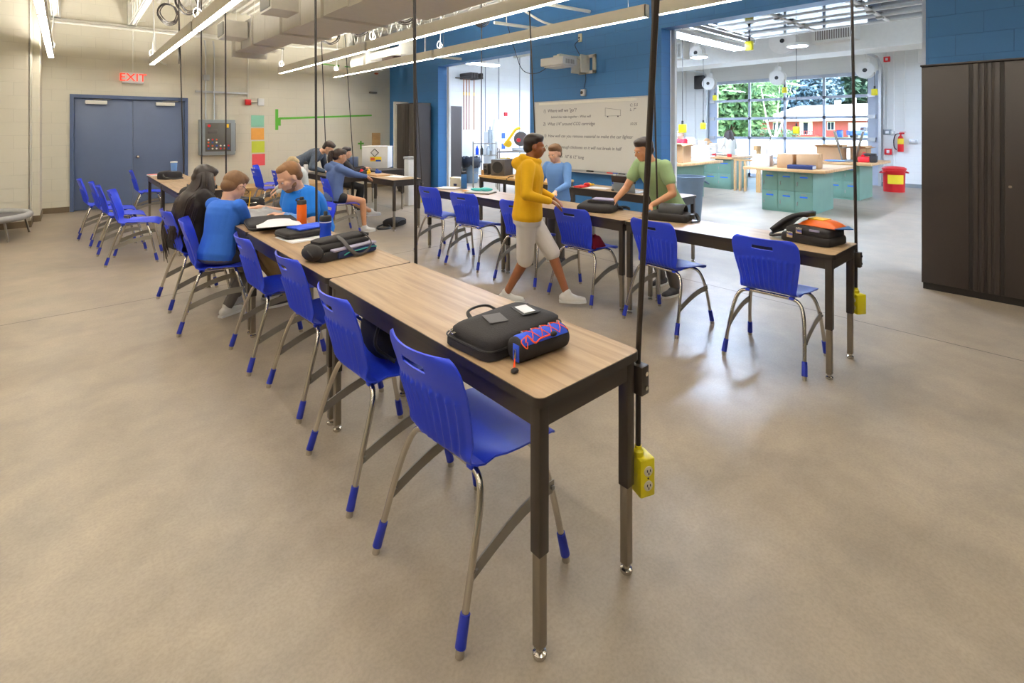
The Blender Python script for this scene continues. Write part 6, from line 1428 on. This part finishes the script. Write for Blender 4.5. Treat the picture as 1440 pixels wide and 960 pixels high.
t = thing('dust_collector', 'white cabinet machine with blue labels behind the miter saw', 'machine', (9.45, 11.3, 0)); b = MB(); b.rbox(-.3, .3, -.3, .3, 0, 1.45, .03); b.build('cabinet', 'white_paint', t); b = MB(); b.cyl((0, 0, 1.45), (0, 0, 1.8), .2, .14, 20); b.build('canister', 'white_plastic', t)
for z in (1.25, .95): b = MB(); b.box(-.12, .02, -.306, -.3, z, z+.16); b.build('label', 'logo_blue', t)
b = MB(); b.cyl((-.38, -.1, .9), (-.38, -.1, 1.5), .06, n=14); b.cyl((-.38, -.1, 1.5), (-.38, -.1, 1.6), .02, n=8); b.build('side_cylinder', 'box_grey', t)
t = thing('miter_saw_stand', 'yellow and grey miter saw on a wheeled wire stand with hanging drills', 'saw', (8.32, 9.25, 0), R(-35))
b = MB(); b.box(-.45, .45, -.25, .25, .95, .98)
for z in (.6, .98):
    for k in range(9): b.cyl((-.45+k*.11, -.25, z), (-.45+k*.11, .25, z), .006, n=5)
b.box(-.45, .45, -.25, -.23, .58, .6); b.build('shelf', 'steel_grey', t)
for sx in (-1, 1):
    for sy in (-1, 1): b = MB(); b.cyl((sx*.43, sy*.23, 0), (sx*.43, sy*.23, 1.05), .014, n=8); b.build('post', 'steel_grey', t)
b = MB(); b.lathe([(.2, 0), (.2, .04), (.12, .06)], 24, (.1, 0, .98)); b.box(-.1, .3, -.06, .06, 1.0, 1.06); b.build('saw_base', 'alu', t)
b = MB(T=Matrix.Translation((.12, 0, 1.28)) @ Matrix.Rotation(R(90), 4, 'X')); b.lathe([(.17, -.04), (.18, 0), (.17, .04)], 28); b.build('blade_guard', 'speaker_grey', t)
b = MB(); b.tube([(-.3, 0, 1.12), (-.16, 0, 1.3), (-.02, 0, 1.5), (.1, 0, 1.55)], .035, 8, smooth=4); b.cyl((-.2, -.06, 1.16), (-.2, .06, 1.16), .09, n=16); b.build('motor_arm', 'tool_yellow', t)
b = MB(); b.cyl((.05, -.05, 1.25), (.05, -.12, 1.25), .05, n=12); b.build('red_knob', 'red_bright', t)
for k, x in enumerate((-.35, -.2, .3)):
    d = thing('cordless_drill', '%s yellow and black cordless drill on the saw stand shelf' % ['left', 'middle', 'right'][k], 'drill', (8.32+x*.8, 9.25-x*.57, .61), k*1.1, 'cordless drills on the saw stand')
    b = MB(); b.rbox(-.09, .09, -.035, .035, .14, .21, .015); b.build('housing', 'tool_yellow', d); b = MB(); b.rbox(-.07, -.02, -.025, .025, 0, .15, .008); b.rbox(-.08, .02, -.04, .04, -.005, .045, .006); b.cyl((.09, 0, .175), (.15, 0, .175), .02, .01, 12); b.build('grip', 'black_rubber', d)
t = thing('wire_rack', 'small wire rack with bottles left of the saw', 'rack', (8.05, 10.15, 0), R(-35))
b = MB()
for z in (.4, .85, 1.15):
    b.tube([(-.3, -.2, z), (.3, -.2, z), (.3, .2, z), (-.3, .2, z)], .006, 5, closed=True)
    for k in range(7): b.cyl((-.3+k*.1, -.2, z), (-.3+k*.1, .2, z), .004, n=4)
for sx in (-1, 1):
    for sy in (-1, 1): b.cyl((sx*.3, sy*.2, 0), (sx*.3, sy*.2, 1.2), .01, n=6)
b.build('wire_frame', 'steel_grey', t)
for k, (x, mm) in enumerate(((-.2, 'blue_plastic'), (-.08, 'dot_black'), (.08, 'clear_bottle'))):
    bt_ = thing('spray_bottle', '%s bottle on the wire rack shelf' % ['blue', 'black', 'clear'][k], 'bottle', (8.05+x*.82, 10.15-x*.57, .86)); b = MB(); b.lathe([(.04, 0), (.042, .15), (.015, .2), (.015, .24)], 14); b.build('flask', mm, bt_); b = MB(); b.rbox(-.05, .03, -.01, .01, .23, .26, .004); b.build('trigger', 'white_plastic', bt_)

# ------------------------------------------------------------------ outside
g = MB(); g.box(XG+.26, 160, -90, 140, -.12, -.02); struct('ground_outside', g, 'asphalt')
g = MB(); g.add([(82, -60, -.015), (158, -60, .3), (158, 130, .3), (82, 130, -.015)], [(0, 1, 2, 3)]); struct('ground_lawn', g, 'lawn')
def Pt(px, d):   # direction helper for the far background: compass angle from the camera and distance
    a = math.atan((px-720)/708)+R(41.5); return (d/math.cos(math.atan((px-720)/708)))*math.sin(a), (d/math.cos(math.atan((px-720)/708)))*math.cos(a)
def leafball(mb, c, r, n, size, rng):
    for i in range(n):
        v = Vector((rng.gauss(0, 1), rng.gauss(0, 1), rng.gauss(0, 1))); v.normalize(); v *= rng.uniform(.55, 1.0)
        p = Vector(c)+Vector((v.x*r[0], v.y*r[1], v.z*r[2])); a = Vector((rng.uniform(-1, 1), rng.uniform(-1, 1), rng.uniform(-1, 1))).normalized(); q = a.orthogonal().normalized()
        s_ = size*rng.uniform(.6, 1.3); k = len(mb.v); mb.v += [p-a*s_, p-q*s_*.6, p+a*s_, p+q*s_*.6]; mb.f.append([k, k+1, k+2, k+3]); mb.mi.append(0)
def tree(label, px, d, h, r, leaf, bark='bark', seed=1, trunk=True, n=1500, low=.05):
    x, y = Pt(px, d); rng = random.Random(seed)
    t = thing('tree', label, 'tree', (x, y, 0))
    b = MB()
    b.tube([(0, 0, 0), (.1, .05, h*.35), (0, .1, h*.7)], [h*.025, h*.018, h*.008], 8, smooth=3)
    for k in range(5): a = rng.uniform(0, 6.28); b.tube([(.05, .05, h*(.3+.08*k)), (r*.4*math.cos(a), r*.4*math.sin(a), h*(.5+.07*k))], [h*.01, h*.004], 6)
    b.build('trunk', bark, t)
    b = MB()
    for k in range(9):
        a = rng.uniform(0, 6.28); q = rng.uniform(.1, .6); c = (r*q*math.cos(a), r*q*math.sin(a), h*rng.uniform(low+.08, .85)); leafball(b, c, (r*.55, r*.55, h*.2), n//4, r*.07, rng)
    leafball(b, (0, 0, h*.46), (r*.95, r*.95, h*.46), n*2, r*.07, rng)
    b.build('foliage', leaf, t, fix=False)
    return t
tree('light green leafy tree at the left of the window view', 1030, 84, 20, 8.5, 'leaves_light', seed=1, n=2600)
tree('large mid green tree behind the birch', 1060, 122, 26, 10, 'leaves_mid', seed=2, n=2600)
tree('blue-green spruce-like tree left of the brick house', 1130, 112, 21, 8.0, 'leaves_blue', seed=3, n=2400, low=.0)
tree('tall dark green tree behind the pale roof', 1168, 122, 26, 11, 'leaves_dark', seed=4, n=2600)
tree('dark green tree at the right of the window view', 1222, 118, 26, 12, 'leaves_dark', seed=5, n=2600)
tree('green tree at the far left edge of the window view', 1000, 90, 20, 9, 'leaves_mid', seed=6, n=2200, low=.05)
tree('bright green tree behind the spruce', 1102, 124, 26, 10, 'leaves_light', seed=7, n=2200)
tree('low rounded green tree behind the house', 1145, 128, 20, 9, 'leaves_mid', seed=8, n=2000, low=.0)
for i, px in enumerate((1010, 1050, 1090, 1130, 1170, 1210, 1245)):
    tree('dark green tree in the far row closing the view behind the brick house', px, 150, 24+(i*7)%5, 11, 'leaves_dark' if i % 2 else 'leaves_mid', seed=20+i, n=1500, low=.0)['group'] = 'far row of trees'
x, y = Pt(1088, 72); t = thing('birch_tree', 'white-barked birch with three forking trunks', 'tree', (x, y, 0)); rng = random.Random(3)
b = MB()
for dx, dy, hh in ((-1.2, .9, 12), (.4, -.5, 13), (1.2, -1.3, 11)): b.tube([(0, 0, 0), (dx*.6, dy*.6, 2.2), (dx*1.8, dy*1.8, hh)], [.16, .11, .04], 8, smooth=4)
b.build('trunk', 'birch', t); b = MB(); leafball(b, (0, 0, 9.5), (3.6, 3.6, 4.2), 1300, .3, rng); b.build('foliage', 'leaves_light', t, fix=False)
for i, (px, d, w) in enumerate(((1100, 92, 3.0), (1072, 95, 2.6), (1048, 96, 2.6))):
    x, y = Pt(px, d); t = thing('hedge_bush', ['round bush left of the brick house', 'low bush under the birch', 'low bush at the left of the lawn'][i], 'bush', (x, y, 0)); b = MB(); leafball(b, (0, 0, .7), (w, w, .9), 700, .2, rng); b.build('foliage', 'leaves_mid', t, fix=False); b = MB(); b.cyl((0, 0, 0), (0, 0, .7), .08, n=8); b.build('stem', 'bark', t)
# brick bungalow across the street
hx, hy = Pt(1172, 92); h = thing('brick_house', 'red brick bungalow with a broad pale roof across the street', 'house', (hx, hy, .0), R(-9)); h.scale = (1.15, 1.15, 1.15)
b = MB(); b.box(0, 9, -9, 12.3, 0, 2.9); b.build('wall', 'brick_red', h)
b = MB(); b.add([(-.8, -10, 2.8), (9.8, -10, 2.8), (9.8, 13.1, 2.8), (-.8, 13.1, 2.8), (4.5, -5, 5.4), (4.5, 8, 5.4)], [(0, 1, 4), (1, 2, 5, 4), (2, 3, 5), (3, 0, 4, 5), (0, 3, 2, 1)]); b.box(-.82, -.74, -10, 13.1, 2.62, 2.84); b.build('roof', 'roof_pale', h, fix=False)
for y0, w in ((8.2, 1.5), (-.1, .9)):
    b = MB(); b.box(-.08, .0, y0-.12, y0+w+.12, 1.15, 2.5); f = b.build('window_frame', 'white_paint', h); b = MB(); b.box(-.1, -.08, y0, y0+w/2-.06, 1.25, 2.4); b.box(-.1, -.08, y0+w/2+.06, y0+w, 1.25, 2.4); b.build('pane', 'glass_dark', f)
b = MB(); b.box(-.08, 0, 3.2, 5.3, .4, 2.6); f = b.build('entry_surround', 'white_paint', h); b = MB(); b.box(-.1, -.08, 3.9, 4.6, .5, 2.4); b.build('entry_door', 'glass_dark', f)
b = MB(); b.box(-.1, 0, -7.4, -2.2, .0, 2.3); b.build('garage_door', 'white_paint', h)
b = MB()
for k in range(12): b.box(-1.3, -1.25, 2.2+k*.4, 2.28+k*.4, .1, 1.0)
b.box(-1.32, -1.23, 2.2, 6.7, .95, 1.05); b.box(-1.3, 0, 2.2, 6.7, 0, .4); b.build('porch_rail', 'brick_red', h)
b = MB(); b.box(4, 4.7, 1, 1.7, 4.8, 6.1); b.cyl((5, -1, 5), (5, -1, 6.4), .12, n=8); b.build('chimney', 'roof_pale', h)
cx_, cy_ = Pt(1216, 84); t = thing('pickup_truck', 'blue pickup truck parked in the driveway of the brick house', 'truck', (cx_, cy_, 0), R(-60))
b = MB(); pad(b, 5.0, 1.9, .45, 1.05, e=.35, k1=.97); b.rbox(-2.4, -.4, -.93, .93, .9, 1.3, .06); b.rbox(1.0, 2.45, -.9, .9, .9, 1.2, .1); b.build('body', 'car_blue', t)
b = MB(); b.prism([(-.5, 1.15), (1.3, 1.15), (.75, 1.8), (-.35, 1.8)], -.8, .8, T=Matrix.Rotation(R(90), 4, 'X')); b.build('cab', 'glass_dark', t)
b = MB(); b.rbox(-.4, .75, -.8, .8, 1.76, 1.84, .03); b.build('cab_roof', 'car_blue', t)
for x in (-1.55, 1.55):
    for y in (-.85, .85): b = MB(); b.cyl((x, y-.12, .36), (x, y+.12, .36), .36, n=20); b.build('wheel', 'black_rubber', t)
px_, py_ = Pt(1181, 88); t = thing('wheelie_bin', 'blue wheeled bin beside the garage of the brick house', 'bin', (px_, py_, 0)); b = MB(); b.rbox(-.35, .35, -.4, .4, .1, 1.25, .05); b.build('bin_body', 'car_blue', t); b = MB(); b.rbox(-.38, .38, -.43, .43, 1.25, 1.33, .03); b.build('lid', 'navy_fabric', t)

# ------------------------------------------------------------------ light, sky, view
w = bpy.data.worlds.new('world'); SC.world = w; w.use_nodes = True
nt = w.node_tree; bg = nt.nodes['Background']
sk = nt.nodes.new('ShaderNodeTexSky'); sk.sky_type = 'NISHITA'; sk.sun_disc = False; sk.sun_elevation = R(48); sk.sun_rotation = R(200); sk.air_density = 1.2; sk.dust_density = 2.0
nt.links.new(sk.outputs[0], bg.inputs[0]); bg.inputs['Strength'].default_value = 2.2
sun = bpy.data.lights.new('sun', 'SUN'); sun.energy = 6; sun.angle = R(3); sun.color = (1, .97, .92)
so = bpy.data.objects.new('sun', sun); COL.objects.link(so); so.rotation_euler = (R(38), 0, R(60)); so.location = (40, -20, 30)
SC.view_settings.view_transform = 'Standard'; SC.view_settings.look = 'None'; SC.view_settings.gamma = 1; SC.view_settings.use_curve_mapping = False
SC.view_settings.exposure = 0.0
SC.cycles.use_denoising = True
SC.cycles.max_bounces = 10; SC.cycles.diffuse_bounces = 5; SC.cycles.glossy_bounces = 4; SC.cycles.transmission_bounces = 6; SC.cycles.transparent_max_bounces = 12
SC.cycles.sample_clamp_indirect = 6
SC.cycles.caustics_reflective = False; SC.cycles.caustics_refractive = False
